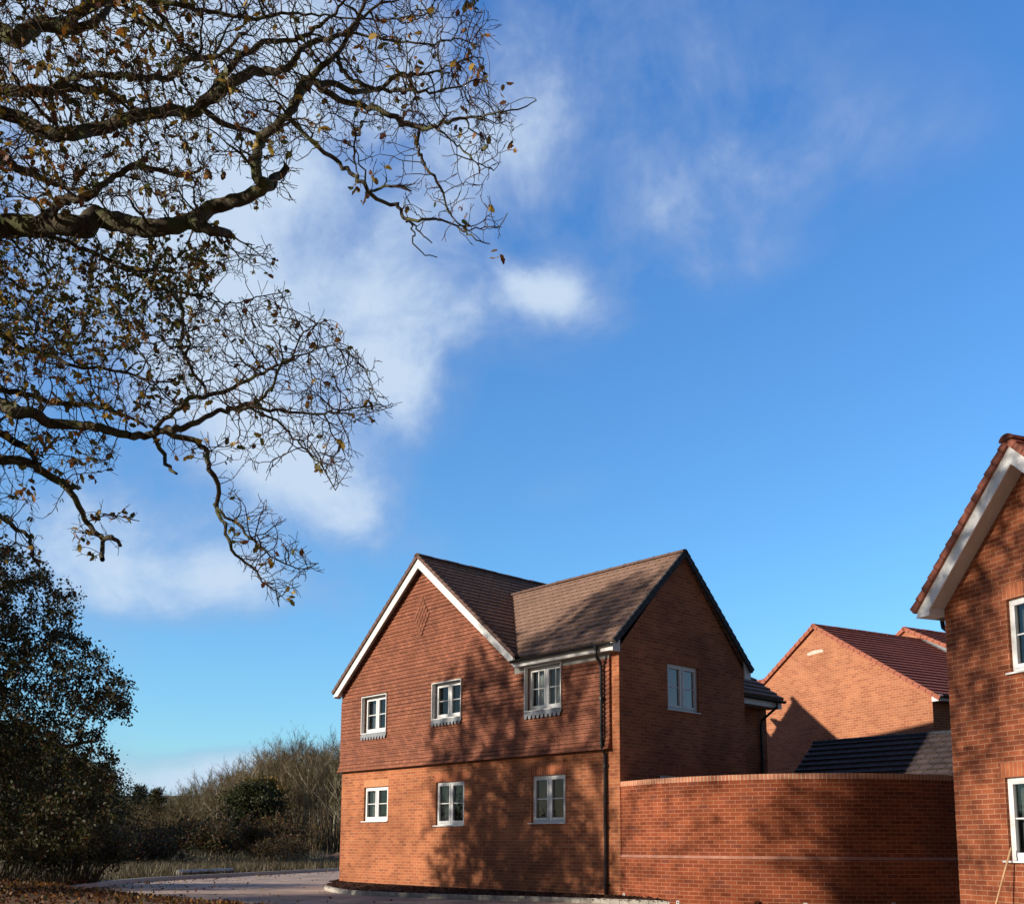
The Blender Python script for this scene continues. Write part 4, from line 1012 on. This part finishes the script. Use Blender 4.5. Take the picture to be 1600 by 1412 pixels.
limb([(-60, 170, 20), (0, 176, 19), (30, 184, 19), (60, 202, 19), (104, 210, 19), (143, 205, 18), (178, 193, 17), (208, 181, 16), (253, 175, 16), (297, 175, 16), (321, 161, 16), (357, 134, 15), (387, 116, 14), (410, 111, 12), (440, 112, 10), (465, 88, 8), (480, 68, 7), (507, 62, 7), (530, 55, 6), (550, 49, 5), (569, 26, 4), (600, -5, 3)], 12.0, 11, True)
limb([(321, 150, 11), (340, 130, 11), (351, 119, 10), (372, 92, 9), (399, 74, 8), (420, 65, 7), (460, 62, 6), (500, 40, 5), (530, 10, 4), (560, -30, 3)], 11.8, 11.4)
limb([(-40, -20, 9), (60, -40, 8), (175, -10, 8), (208, 21, 7), (226, 39, 6), (253, 42, 4)], 11.5, 11.5, True)
limb([(226, -20, 7), (236, 5, 7), (256, 30, 6), (280, 62, 6), (309, 86, 5), (333, 101, 4), (345, 120, 3)], 11.6, 11.2)
limb([(253, 0, 7), (286, 8, 7), (327, 18, 6), (357, 24, 5), (400, 30, 5), (450, 20, 4), (500, 25, 3), (600, 30, 2.5), (680, 20, 2)], 11.6, 11)
limb([(321, 178, 9), (351, 196, 8), (387, 205, 7), (420, 204, 6), (440, 198, 5), (455, 190, 3)], 11.8, 11.7)
limb([(-60, 225, 14), (0, 241, 13), (24, 262, 12), (45, 268, 11), (74, 283, 8), (100, 292, 6), (130, 300, 4)], 12.8, 12.8, True)
limb([(70, 348, 16), (80, 330, 14), (98, 315, 12), (134, 309, 10), (158, 291, 9), (178, 277, 9), (211, 256, 9), (238, 268, 7), (265, 271, 6), (291, 272, 5), (320, 262, 3)], 12.2, 11.6)
limb([(530, 55, 4), (600, 60, 3.4), (660, 70, 3), (710, 60, 2.5), (750, 72, 2)], 11.2, 10.8)
# middle and lower boughs
limb([(-60, 612, 24), (0, 630, 21), (24, 644, 19), (52, 645, 17), (80, 660, 16), (132, 664, 14), (172, 672, 13), (200, 680, 12), (224, 680, 12), (256, 672, 11), (288, 668, 10), (320, 652, 8), (348, 641, 7), (372, 638, 6), (420, 640, 5), (460, 645, 4), (500, 646, 3.4), (540, 640, 2.8), (580, 633, 2.2), (612, 636, 1.6)], 12.6, 11.8, True)
limb([(-60, 600, 10), (0, 611, 9), (40, 615, 9), (80, 628, 9), (120, 632, 8), (160, 637, 7), (192, 648, 5), (230, 668, 4)], 13.4, 12.6, True)
limb([(236, 674, 8), (252, 660, 7), (272, 644, 7), (296, 624, 7), (328, 618, 7), (360, 608, 6), (400, 588, 5), (432, 572, 4), (470, 555, 3), (520, 540, 2.5), (560, 562, 2)], 12.4, 12)
limb([(348, 641, 6), (376, 636, 6), (408, 624, 5), (428, 596, 4), (436, 572, 4), (460, 548, 3), (475, 520, 2.5), (500, 505, 2)], 12.1, 11.8)
limb([(256, 688, 9), (296, 686, 9), (320, 698, 8), (328, 732, 8), (340, 756, 8), (340, 800, 6.5), (352, 824, 5.5), (364, 860, 5), (392, 884, 4), (408, 904, 3), (432, 924, 3), (436, 948, 2)], 12.4, 12)
limb([(342, 795, 5), (352, 806, 5), (376, 824, 4), (400, 848, 4), (424, 868, 3), (452, 884, 2.6), (476, 888, 2.2), (498, 880, 1.6)], 12.1, 11.8)
limb([(236, 686, 7), (256, 708, 7), (264, 728, 6), (276, 740, 4)], 12.4, 12.4)
limb([(390, 640, 4), (432, 656, 4), (460, 684, 3.4), (492, 716, 3), (510, 740, 2.4), (524, 766, 1.8)], 12, 11.7)
limb([(-50, 375, 10), (20, 368, 8), (60, 366, 7), (120, 385, 6), (180, 412, 6), (240, 443, 6), (268, 458, 6), (285, 480, 6), (284, 520, 5), (282, 545, 5), (296, 570, 5), (316, 600, 5), (324, 618, 5)], 13, 12.3, True)
limb([(268, 458, 4), (300, 462, 4), (330, 468, 3), (360, 475, 2.4), (400, 465, 2), (445, 455, 1.6)], 12.6, 12.3)
limb([(-60, 500, 8), (0, 520, 8), (24, 540, 7), (60, 552, 7), (88, 558, 6), (120, 572, 5), (168, 576, 4.5), (220, 590, 3.5), (260, 610, 2.5)], 13.6, 13, True)
limb([(-40, 528, 4), (8, 524, 4), (56, 520, 3.6), (60, 504, 3.4), (76, 512, 3.4), (96, 536, 3), (120, 568, 3)], 13.2, 13, True)
limb([(-60, 715, 16), (0, 718, 14), (36, 720, 14), (60, 732, 13), (92, 752, 11), (108, 764, 10), (124, 792, 9), (136, 816, 8), (156, 840, 8), (176, 838, 7), (188, 852, 6)], 13.2, 12.8, True)
limb([(158, 843, 6), (159, 858, 7), (160, 874, 8)], 12.9, 12.9)
limb([(95, 755, 8), (108, 760, 8), (122, 763, 6)], 13, 13)
limb([(-50, 655, 11), (0, 676, 11), (24, 690, 12), (45, 705, 10), (60, 728, 8)], 13.8, 13.2, True)
limb([(-60, 780, 9), (0, 806, 8), (20, 824, 7), (44, 836, 6), (52, 868, 5), (62, 885, 4)], 13.8, 13.6, True)
limb([(140, 818, 3), (160, 805, 2.4), (190, 808, 2), (218, 814, 1.6)], 12.9, 12.8)
nl = len(sk.pos)
U1 = [(-120, -90), (640, -90), (745, -60), (772, 40), (755, 120), (800, 165), (800, 232), (765, 262), (735, 240), (700, 215), (650, 215), (600, 205), (560, 200), (560, 250), (520, 230), (480, 205), (440, 230), (420, 250), (380, 250), (330, 280), (340, 325), (250, 330), (-120, 340)]
U1b = [(-120, -90), (430, -90), (450, 150), (330, 290), (-120, 330)]
U2 = [(-120, 375), (60, 368), (330, 372), (365, 392), (400, 410), (330, 450), (330, 530), (300, 600), (200, 560), (-120, 610)]
U3 = [(300, 470), (380, 470), (440, 448), (460, 470), (520, 505), (530, 520), (575, 555), (590, 600), (618, 632), (605, 655), (550, 655), (550, 735), (525, 765), (500, 740), (470, 705), (430, 690), (400, 660), (340, 640), (290, 600)]
U3s = [(240, 690), (420, 668), (450, 710), (420, 735), (300, 712)]
U4 = [(-120, 560), (290, 585), (330, 630), (230, 665), (-120, 600)]
U5 = [(-120, 650), (60, 655), (170, 680), (185, 725), (150, 740), (110, 735), (-120, 740)]
U6 = [(345, 745), (372, 760), (390, 790), (420, 790), (430, 810), (455, 840), (500, 880), (495, 905), (465, 905), (470, 930), (440, 950), (415, 925), (395, 900), (372, 870), (358, 820)]
U7 = [(110, 830), (140, 790), (215, 800), (212, 818), (150, 812), (185, 840), (190, 860), (120, 862)]
U8 = [(-80, 760), (40, 740), (66, 800), (70, 860), (55, 880), (-80, 860)]
U9 = [(560, 215), (640, 210), (640, 260), (665, 290), (700, 265), (790, 270), (740, 290), (770, 300), (790, 350), (765, 390), (700, 360), (640, 400), (650, 320), (600, 300)]
U10 = [(380, 250), (450, 215), (470, 255), (450, 310), (400, 330)]
U11 = [(360, 370), (420, 370), (430, 430), (370, 410)]
OUTU = [(-1000, 200), (-900, -300), (-500, -520), (200, -480), (640, -160), (500, -90), (-120, -90), (-120, 900), (-350, 1000), (-800, 900)]
att = fill(U1, 4700, 9.8, 13) + fill(U1b, 1500, 10, 14.5) + fill(U2, 2300, 11.4, 14.6) + fill(U3, 1900, 11, 12.9) + fill(U3s, 160, 11.6, 12.6) + fill(U4, 650, 11.6, 14) + fill(U5, 520, 12, 14) \
    + fill(U6, 420, 11.4, 12.4) + fill(U7, 60, 12.5, 13.2) + fill(U8, 190, 13, 14.4) + fill(U9, 110, 10.1, 11) + fill(U10, 170, 10.9, 11.8) + fill(U11, 60, 11, 12)
sk.colonize(att, step=0.078, infl=0.8, kill=0.12, iters=80, jit=0.40, grav=0.02, mom=.8)
sk.sprout(nl, .34)
nv = len(sk.pos)
# the part of the crown outside the picture (it throws the dappled shade)
att = fill(OUTU, 3200, 8.5, 16.5)
for _ in range(2300):
    t_ = rng.uniform(0, 2 * pi); r_ = rng.uniform(0, 1) ** .5 * 5.5; att.append(np.array([OAK[0] + r_ * cos(t_) - .5, OAK[1] + r_ * sin(t_), rng.uniform(5.0, 13.5)]))
att = [q for q in att if not (q[1] > 8 and abs((800 + F * q[0] / q[1]) - 400) < 410 and q[2] < 10)]
for i, t_ in enumerate(np.linspace(0, 2 * pi, 9)[:-1]):
    z = 4.5 + (i * 1.7) % 6; p0 = np.array(sk.pos[trunk[int(np.argmin(np.abs(tp[:, 2] - z)))]])
    d_ = np.array([cos(t_ + .8), sin(t_ + .8), .35]); 
    if d_[0] > .5 or d_[1] > .1: continue
    sk.limb([p0, p0 + d_ * 2, p0 + d_ * 4 + np.array([0, 0, .3])], [.16, .10, .03], trunk[int(np.argmin(np.abs(tp[:, 2] - z)))], step=.2)
sk.colonize(att, step=0.16, infl=1.6, kill=0.28, iters=60, jit=0.35)
ch = sk.radii(rmin=0.0036, e=2.4, cap=0.03)
big, fine = sk.mesh(ch)
tk = big.build('trunk', M['bark'], oak, smooth=True)
fine.build('twigs', M['twig'], oak)
print('oak nodes', nl, nv, len(sk.pos), len(fine.f))
P = np.array(sk.pos); R = np.array(sk.rad); tips = np.array([len(c) == 0 for c in ch]); idn = np.arange(len(P))
dd = P[:, 1] * cos(PT) + (P[:, 2] - H) * sin(PT); uu = -P[:, 1] * sin(PT) + (P[:, 2] - H) * cos(PT)
ppx, ppy = 800 + F * P[:, 0] / dd, CY - F * uu / dd
twig = (R < .008) & (idn >= nl)
leafy = np.array([inpoly(x, y, [(-400, 375), (330, 372), (340, 440), (270, 520), (170, 560), (-400, 560)]) for x, y in zip(ppx, ppy)])
prob = np.where(leafy, .26, np.where(ppx > 300, .022, .07)); prob = np.where((ppx < -10) | (ppy < -30), .62, prob); prob = np.where((ppx > 320) & (ppy > 440) & (ppy < 700), .018, prob)
prob = prob * (0.35 + 1.3 * (np.sin(P[:, 0] * 2.1) * np.sin(P[:, 2] * 1.9 + 1) * np.sin(P[:, 1] * 2.3) > -.05))
sel = twig & (rng.random(len(P)) < prob)
lp, ls, lw_ = [], [], []
for i in np.where(sel)[0]:
    for k in range(rng.integers(1, 4)):
        lp.append(P[i] + rng.normal(0, .012, 3)); ls.append(rng.uniform(.055, .11) * (0.8 if leafy[i] else 1)); lw_.append(leafy[i])
lw_ = np.array(lw_)
cols = np.where(lw_[:, None], leafcols(len(lp), (6, 4, 2, 5, 3.0, .6, 1, 1)) * 1.5, leafcols(len(lp), (3, 3, 3, 2, 5, 2.5, 2, .5)) * 1.4)
print('oak leaves', len(lp)); leaves('leaves', lp, ls, cols, oak)
# brown leaf clusters on the broken stub and at a few tips
lp, ls = [], []
for (x, y, d, k) in ((345, 366, 11.45, 16), (360, 372, 11.5, 10), (569, 305, 10.9, 5), (752, 115, 10.6, 8), (790, 137, 10.3, 3), (752, 212, 10.3, 4), (797, 228, 10.2, 3), (726, 333, 10.2, 4), (779, 401, 10.3, 4), (728, 5, 10.6, 4), (300, 210, 11.2, 8), (125, 265, 11.5, 9), (100, 235, 11.4, 5), (300, 20, 11.3, 7), (115, 90, 11.8, 9), (40, 770, 12.9, 6), (25, 765, 12.9, 4)):
    for j in range(k): lp.append(at(x + rng.normal(0, 7), y + rng.normal(0, 6), d)); ls.append(rng.uniform(.07, .11))
leaves('leaves', lp, ls, leafcols(len(lp), (0, 1, 2, 0, 4, 5, 1, 0)), oak, hang=.8)

# ---- second, leafier oak standing low at the left edge
def leafy_tree(name, label, base, height, polys, off, nleaf, lsz, group=None, cat='tree', seed=1, step=.12, kill=.16, w=(5, 3, 1, 6, .05, .1, 1, 7), limbs=10, rtr=.3):
    root = thing(name, label, cat, (0, 0, 0), 0, group)
    s = Skel(); b = np.array(base, float)
    pts = [b + np.array([0, 0, -.2]), b + np.array([.1, 0, height * .3]), b + np.array([-.1, .1, height * .6]), b + np.array([0, 0, height * .9])]
    t = s.limb(pts, [rtr, rtr * .75, rtr * .45, rtr * .12], step=.25, kink=.02)
    for i in range(limbs):
        k = t[int(len(t) * (.15 + .75 * i / limbs))]; a = i * 2.4 + seed; p0 = s.pos[k]; ln = height * .33 * (1.2 - i / limbs * .6)
        d_ = np.array([cos(a), sin(a), .35]); s.limb([p0, p0 + d_ * ln * .5 + np.array([0, 0, .1]), p0 + d_ * ln], [rtr * .35, rtr * .2, rtr * .07], k, step=.2, kink=.03)
    at_ = []
    for poly, n, d0, d1 in polys: at_ += fill(poly, n, d0, d1)
    for n, c_, r_ in off:
        for _ in range(n):
            v = rng.normal(0, 1, 3); v /= np.linalg.norm(v); at_.append(np.array(c_) + v * np.array(r_) * rng.uniform(0, 1) ** .4)
    s.colonize(at_, step=step, infl=1.5, kill=kill, iters=70, jit=.3)
    c = s.radii(rmin=.005, e=2.5, cap=.05); bg_, fn = s.mesh(c)
    bg_.build('trunk', M['bark'], root, smooth=True); fn.build('twigs', M['twig'], root)
    P_ = np.array(s.pos); R_2 = np.array(s.rad); cand = np.where(R_2 < .012)[0]
    i_ = rng.choice(cand, nleaf); cl_ = (np.sin(P_[:, 0] * 1.9 + seed) * np.sin(P_[:, 2] * 2.3) * np.sin(P_[:, 1] * 1.7) > -.25)
    i_ = i_[cl_[i_] | (rng.random(nleaf) < .35)]
    leaves('leaves', P_[i_] + rng.normal(0, .06, (len(i_), 3)), rng.uniform(lsz * .6, lsz * 1.2, len(i_)), leafcols(len(i_), w) * .6, root)  # leaf colours darkened to stand for shade over the tree
    print(name, len(P_)); return root
LP = [(-260, 820), (20, 850), (45, 868), (75, 885), (95, 905), (128, 930), (118, 950), (112, 985), (140, 1000), (165, 1020), (185, 1050), (215, 1082), (200, 1100), (205, 1130), (170, 1125), (140, 1130), (150, 1165), (185, 1180), (190, 1215), (182, 1260), (160, 1330), (-260, 1370)]
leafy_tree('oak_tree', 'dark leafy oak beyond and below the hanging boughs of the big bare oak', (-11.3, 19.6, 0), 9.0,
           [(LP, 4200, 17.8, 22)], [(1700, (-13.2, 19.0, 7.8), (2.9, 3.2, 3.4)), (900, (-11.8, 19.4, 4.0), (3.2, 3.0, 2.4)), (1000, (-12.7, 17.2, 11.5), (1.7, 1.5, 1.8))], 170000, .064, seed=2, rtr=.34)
#__PART4__

# ---- undergrowth and woodland
def bush(name, label, c, r, h, nst, nleaf, cols_w, lsz, seed, group=None, cat='bush', dark=1.0, leafm='leaf'):
    root = thing(name, label, cat, (0, 0, 0), 0, group); mb = MB(); tips = []
    for i in range(nst):
        a = rng.uniform(0, 2 * pi); rr = rng.uniform(0, 1) ** .5; b = np.array([c[0] + r * .45 * rr * cos(a), c[1] + r * .45 * rr * sin(a), ground_z(*c) - .05])
        e = np.array([c[0] + r * rr * cos(a), c[1] + r * rr * sin(a), ground_z(*c) + h * rng.uniform(.55, 1) * sqrt(max(.1, 1 - .6 * rr * rr))]); m_ = (b + e) / 2 + rng.normal(0, r * .08, 3); m_[2] += h * .12
        mb.tube([b, m_, e], [.02 * h / 2, .012 * h / 2, .004], 3, cap=False); tips += [m_ * (1 - t) + e * t for t in rng.uniform(0, 1, 4)]
        for k in range(4):
            t = rng.uniform(.3, 1); p = m_ * (1 - t) + e * t; q = p + rng.normal(0, r * .22, 3) + np.array([0, 0, h * .08]); mb.tube([p, q], [.008 * h / 2, .003], 3, cap=False); tips += [p * (1 - u_) + q * u_ for u_ in rng.uniform(0, 1, 3)]
    mb.build('stems', M['woodbark'] if dark > .9 else M['bark'], root)
    tips = np.array(tips); i_ = rng.integers(0, len(tips), nleaf)
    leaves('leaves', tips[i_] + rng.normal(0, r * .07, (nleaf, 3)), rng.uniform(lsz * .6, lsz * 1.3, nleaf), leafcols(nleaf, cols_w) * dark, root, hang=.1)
    return root
HW = (2, 1, 0, 5, 0, 0, 1, 7); BW = (2, 4, 4, 1, .3, .4, 4, 1)
B = [('dark evergreen bush directly under the leafy oak', (-13.4, 26.8), 2.6, 2.7, HW, .09, .7, 9000), ('dark rounded bush between the leafy oak and the road kerb', (-10.9 - 1.0, 28.5), 1.6, 1.9, HW, .08, .7, 5000),
     ('low bramble thicket with brown leaves beyond the road kerb', (-19.5, 52), 3.2, 1.7, BW, .14, .8, 6000), ('tall shadowy shrub at the edge of the wood, behind the bramble thicket', (-31.5, 62), 3.6, 3.0, HW, .2, .75, 9000),
     ('reddish brown leafless shrub standing before the wood', (-15.5, 66), 1.8, 3.0, BW, .14, 1.0, 3500), ('spreading dark shrub behind the pipe on the kerb', (-20.5, 74), 3.6, 2.6, (1, 2, 2, 3, 0, 0, 3, 4), .17, .75, 7000),
     ('small brown bush beside the soil heap', (-12.5, 58), 1.6, 1.7, BW, .1, 1.0, 2200), ('grey brown scrub in the field in front of the wood', (-27.5, 88), 4.0, 3.0, BW, .18, .9, 6000), ('bare bushy scrub beside the dark evergreen tree', (-20.5, 90), 3.5, 4.2, BW, .16, 1.0, 3500),
     ('dense green brown bush far behind the leafy oak', (-38, 80), 5, 5, HW, .22, .8, 9000), ('small dark evergreen bush at the near end of the field', (-22.8, 44), 2.6, 2.4, HW, .12, .65, 8000)]
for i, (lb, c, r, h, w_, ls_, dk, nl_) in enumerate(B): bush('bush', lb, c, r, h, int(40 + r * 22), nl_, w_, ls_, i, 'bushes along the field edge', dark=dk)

def bare_tree(seed, h, spread=.28, nb=13):
    """upright woodland tree: straight pole, steep boughs and a brush of fine twigs"""
    r = np.random.default_rng(seed); mb = MB(); fb = MB()
    lean = r.normal(0, .03, 2); n = 7; tp_ = [np.array([lean[0] * h * (k / n) ** 1.5 + r.normal(0, .03), lean[1] * h * (k / n) ** 1.5 + r.normal(0, .03), h * .93 * k / n]) for k in range(n + 1)]
    R0 = h * .0125; mb.tube(tp_, [R0 * (1 - .85 * k / n) for k in range(n + 1)], 6, cap=False)
    def br(p, d, ln, rad, lv):
        q = [p]; dd_ = d.copy()
        for k in range(3): dd_ = dd_ + r.normal(0, .12, 3) + np.array([0, 0, .10]); dd_ /= np.linalg.norm(dd_); q.append(q[-1] + dd_ * ln / 3)
        (mb if lv < 2 else fb).tube(q, [rad, rad * .75, rad * .5, rad * .25], 4 if lv == 0 else 3, cap=False)
        if lv < 3:
            for k in range((6, 5, 4)[lv]):
                t = r.uniform(.25, 1); j = min(2, int(t * 3)); p2 = q[j] + (q[j + 1] - q[j]) * (t * 3 - j); a = r.normal(0, 1, 3); a -= dd_ * a.dot(dd_); a /= np.linalg.norm(a) + 1e-9
                d2 = dd_ * .8 + a * r.uniform(.4, .8) + np.array([0, 0, .12]); br(p2, d2 / np.linalg.norm(d2), ln * r.uniform(.38, .6), rad * .5, lv + 1)
    for i in range(nb):
        z = h * (.28 + .62 * i / nb) ; k = min(n - 1, int(z / (h * .93) * n)); f = z / (h * .93) * n - k; p = tp_[k] * (1 - f) + tp_[k + 1] * f; a = i * 2.4 + seed
        d = np.array([cos(a) * .62, sin(a) * .62, .78]); br(p, d / np.linalg.norm(d), h * spread * (1.15 - .5 * i / nb) * r.uniform(.8, 1.2), R0 * .42, 0)
    return mb, fb
TH = 12.0; protos = []
M['woodtwig'] = noisy('fine woodland twigs', (0.095, 0.068, 0.038), (0.165, 0.122, 0.068), 1.2, .95, 0)
M['woodtwig2'] = noisy('olive woodland twigs', (0.075, 0.068, 0.028), (0.135, 0.115, 0.05), 1.2, .95, 0)
M['bark2'] = noisy('pale woodland bark', (0.30, 0.26, 0.18), (0.46, 0.41, 0.30), 2, .95, 0)
for i in range(6):
    b_, f_ = bare_tree(40 + i, TH, .27 + .02 * i, 14); protos.append((b_.build('trunk', (M['woodbark'], M['bark2'])[i % 2], None), f_.build('crown', (M['woodtwig'], M['woodtwig2'])[i % 3 == 1], None)))
used_p = set(); nW = 0
def wood_tree(x, y, s, k, label, group):
    global nW
    t, c = protos[k]; r = thing('woodland_tree', label, 'tree', (x, y, ground_z(x, y) - .1), rng.uniform(0, 6.28), group); r.scale = (s * rng.uniform(.9, 1.25), s * rng.uniform(.9, 1.25), s)
    for o in (t, c):
        if k not in used_p: q = o
        else: q = o.copy(); COL.objects.link(q)
        q.parent = r
    used_p.add(k); nW += 1
# the edge of the wood runs away to the left; each row stands behind the last
for row in range(5):
    n_ = 24
    for i in range(n_):
        f = min(1, max(0, (i + rng.uniform(-.35, .35)) / n_))
        px = 558 - 430 * f + rng.uniform(-4, 4); d = 96 + 36 * f ** 1.2 + row * 7 + rng.uniform(-2, 2)
        x = (px - 800) / F * d; top = np.interp(px, [190, 225, 270, 310, 345, 390, 430, 480, 535, 560], [1250, 1248, 1244, 1228, 1212, 1196, 1180, 1174, 1174, 1170]) + rng.uniform(-3, 12) + (6 if row < 2 else 0) + rng.uniform(0, 16) * (row < 3)
        zt = (1321 - top) / F * d + H - ground_z(x, d)
        wood_tree(x, d, max(.35, zt / TH), int(rng.integers(0, 6)), 'leafless tree in the %s, %s' % (("wood's front rank", "wood's middle ranks", "wood's back rank")[0 if row < 1 else 1 if row < 4 else 2], ('beside the corner of the tile hung house', 'around the dark evergreen tree', 'between evergreen tree and small pines', 'beyond the small pines')[0 if px > 470 else 1 if px > 350 else 2 if px > 250 else 3]), 'bare trees of the wood')
print('wood trees', nW)
# coppice poles and whips filling the wood floor
mb = MB()
for k in range(5500):
    f = rng.random(); px = 560 - 400 * f; d = 93 + 36 * f ** 1.2 + rng.uniform(-4, 32); x = (px - 800) / F * d; z = ground_z(x, d); h = rng.uniform(1.2, 5.0); l = rng.normal(0, .12, 2) * h
    mb.tube([(x, d, z - .1), (x + l[0] * .4, d + l[1] * .4, z + h * .55), (x + l[0], d + l[1], z + h)], [.035, .025, .008], 3, cap=False)
tag(mb.build('coppice_undergrowth', M['woodtwig']), kind='stuff')

def conifer(label, base, h, r, w_, dark=1.0, z0=.25, n=15000, cat='tree', name='pine_tree', group=None, top_w=None, cone=1.0):
    root = thing(name, label, cat, (base[0], base[1], ground_z(*base)), 0, group); mb = MB()
    mb.tube([(0, 0, -.2), (.05, 0, h * .5), (0, .05, h * .97)], [h * .018, h * .012, .01], 7, cap=False); P_, C_ = [], []
    tiers = 11
    for t in range(tiers):
        z = h * (z0 + (1 - z0) * t / tiers); rr = r * (sin(pi * min(1, .28 + .72 * (t / tiers))) ** .6 if cone < .5 else (1 - t / tiers) ** .8 + .12)
        for k in range(6):
            a = k * 1.05 + t * .7 + rng.normal(0, .2); ln = rr * rng.uniform(.65, 1.12); e = np.array([cos(a) * ln, sin(a) * ln, z + rng.uniform(-.05, .12) * h * .5]); mb.tube([(0, 0, z), tuple(e)], [.05, .012], 4, cap=False)
            m = int(n / tiers / 6); u_ = rng.uniform(.25, 1.05, m)[:, None]; q = np.array([0, 0, z])[None] * (1 - u_) + e[None] * u_ + rng.normal(0, 1, (m, 3)) * np.array([.16, .16, .09]) * r * (.5 + .5 * u_)
            P_ += list(q); C_ += list(leafcols(m, w_ if not (top_w and t > tiers * .66) else top_w) * dark)
    mb.build('trunk', M['woodbark'], root); leaves('needles', P_, rng.uniform(.10, .24, len(P_)), C_, root, hang=0); return root
GREEN = (0, 0, 0, 4, 0, 0, 0, 9)
conifer('dark green evergreen tree standing out in front of the bare wood', ((398 - 800) / F * 90, 90.0), 6.4, 2.7, GREEN, .75, .36, 16000, cone=.3, name='evergreen_tree')
conifer('tree with ochre yellow leaves above the dark evergreen', ((412 - 800) / F * 97, 97.0), 7.2, 2.6, (2, 1, .3, 2, 5, .5, 0, 1), .8, .5, 9000, cone=.3, name='beech_tree')
conifer('small dark pine with a flat top on the skyline, standing nearer the leafy oak', ((221 - 800) / F * 130, 130.0), 8.3 - ground_z(-46, 130), 2.4, GREEN, .6, .3, 6000)
conifer('small dark pine with a nodding top on the skyline beside the bare wood', ((247 - 800) / F * 128, 128.0), 7.9 - ground_z(-43, 128), 1.9, (1, 2, 1, 3, .5, 0, 0, 6), .6, .3, 6000)
for k, (px, d, h_) in enumerate(((60, 60, 6.5), (110, 72, 6.6), (150, 95, 8.2), (0, 50, 7), (95, 84, 8.5))):
    conifer(('broad dark tree behind the leafy oak', 'dark tree between the leafy oak and the field', 'dark tree at the end of the wood, just clear of the leafy oak', 'dark tree hidden deepest behind the leafy oak', 'tall dark tree far behind the leafy oak')[k], ((px - 800) / F * d, float(d)), h_, 3.4 + d * .012, (3, 2, 1, 5, .2, .2, 1, 6), .6, .08, 15000, cone=.3, name='broadleaf_tree', group='dark trees behind the leafy oak')

# ---- rough grass, litter
def blades(name, n, gen, hmin, hmax, cols, wdt=.012):
    P_ = []; C_ = []; V = np.zeros((n, 3, 3)); 
    for i in range(n):
        x, y = gen(); z = ground_z(x, y) - .03; h = rng.uniform(hmin, hmax); a = rng.uniform(0, 2 * pi); w2 = wdt * (1 + y / 40); l = rng.normal(0, .3, 2) * h
        V[i] = [(x - cos(a) * w2, y - sin(a) * w2, z), (x + cos(a) * w2, y + sin(a) * w2, z), (x + l[0], y + l[1], z + h)]
    me = bpy.data.meshes.new(name); me.vertices.add(n * 3); me.vertices.foreach_set('co', V.reshape(-1).astype(np.float32)); me.loops.add(n * 3); me.loops.foreach_set('vertex_index', np.arange(n * 3, dtype=np.int32))
    me.polygons.add(n); me.polygons.foreach_set('loop_start', np.arange(0, n * 3, 3, dtype=np.int32)); me.polygons.foreach_set('loop_total', np.full(n, 3, dtype=np.int32)); me.update(calc_edges=True)
    ca = me.color_attributes.new('leafcol', 'FLOAT_COLOR', 'POINT'); c4 = np.ones((n, 3, 4), np.float32); cc = np.array(cols)[rng.integers(0, len(cols), n)] * rng.uniform(.7, 1.3, (n, 1)); c4[:, :, :3] = cc[:, None, :]; ca.data.foreach_set('color', c4.reshape(-1))
    me.materials.append(M['grass']); o = bpy.data.objects.new(name, me); COL.objects.link(o); return tag(o, kind='stuff')
kx = np.array([q.x for q in far_line]); ky = np.array([q.y for q in far_line])
def gfield():
    while True:
        d = 26 + 75 * rng.random() ** 1.4; px = rng.uniform(-60, 560); x = (px - 800) / F * d
        if x < np.interp(d, ky, kx) - .35: return x, d
blades('rough_grass', 60000, gfield, .12, .55, [(.10, .075, .038), (.14, .11, .055), (.07, .065, .025), (.17, .135, .075), (.08, .055, .03)])
def gpale():
    while True:
        d = rng.uniform(52, 78); px = rng.uniform(80, 520); x = (px - 800) / F * d
        if sin(x * .5) + sin(d * .6 + x * .2) > .2: return x, d
blades('pale_reed_grass', 5000, gpale, .4, 1.0, [(.28, .24, .15), (.22, .18, .11), (.18, .14, .08)])
# bare earth verge with fallen leaves in the near left corner
mb = MB(); vid = {}
vp = [q for q in far_line if q.y < 29]
vz = lambda f, q: .11 + .10 * sin(min(f * 8, 3))
for i, q in enumerate(vp):
    for j in range(31):
        f = (j / 30) ** 1.5; vid[i, j] = mb.p((q.x - .02 - 14 * f, q.y - .5 * f, vz(f, q) + (rng.normal(0, .012) if j else .0)))
for i in range(len(vp) - 1):
    for j in range(30): mb.f.append([vid[i, j], vid[i + 1, j], vid[i + 1, j + 1], vid[i, j + 1]])
tag(mb.build('verge', noisy('leaf strewn soil', (.11, .06, .035), (.24, .145, .09), 5, .95, .8, .04), smooth=True), kind='structure')
P_ = []
for k in range(16000):
    i = rng.integers(0, len(vp) - 1); q = vp[i].lerp(vp[i + 1], rng.random()); f = rng.random() ** 1.7; P_.append((q.x - .2 - 13 * f, q.y - .5 * f, .03 + vz(f, q) + rng.uniform(0, .03)))
lo_ = leaves('leaf_litter', P_, rng.uniform(.03, .08, len(P_)), leafcols(len(P_), (0, 2, 5, 1, 1, 4, 5, 1)) * .85, None, hang=0); tag(lo_, kind='stuff')
P_ = []
for k in range(900):
    i = rng.integers(0, len(far_line) - 12); q = far_line[i].lerp(far_line[i + 1], rng.random()); P_.append((q.x + .1 + rng.exponential(1.2), q.y + rng.normal(0, .3), .012 + rng.uniform(0, .01)))
lo_ = leaves('fallen_leaves', P_, rng.uniform(.04, .08, len(P_)), leafcols(len(P_), (0, 2, 5, 0, 3, 6, 4, 0)), None, hang=0); tag(lo_, kind='stuff')
# low evergreen hedge and houses that close the street behind the viewer are outside the picture
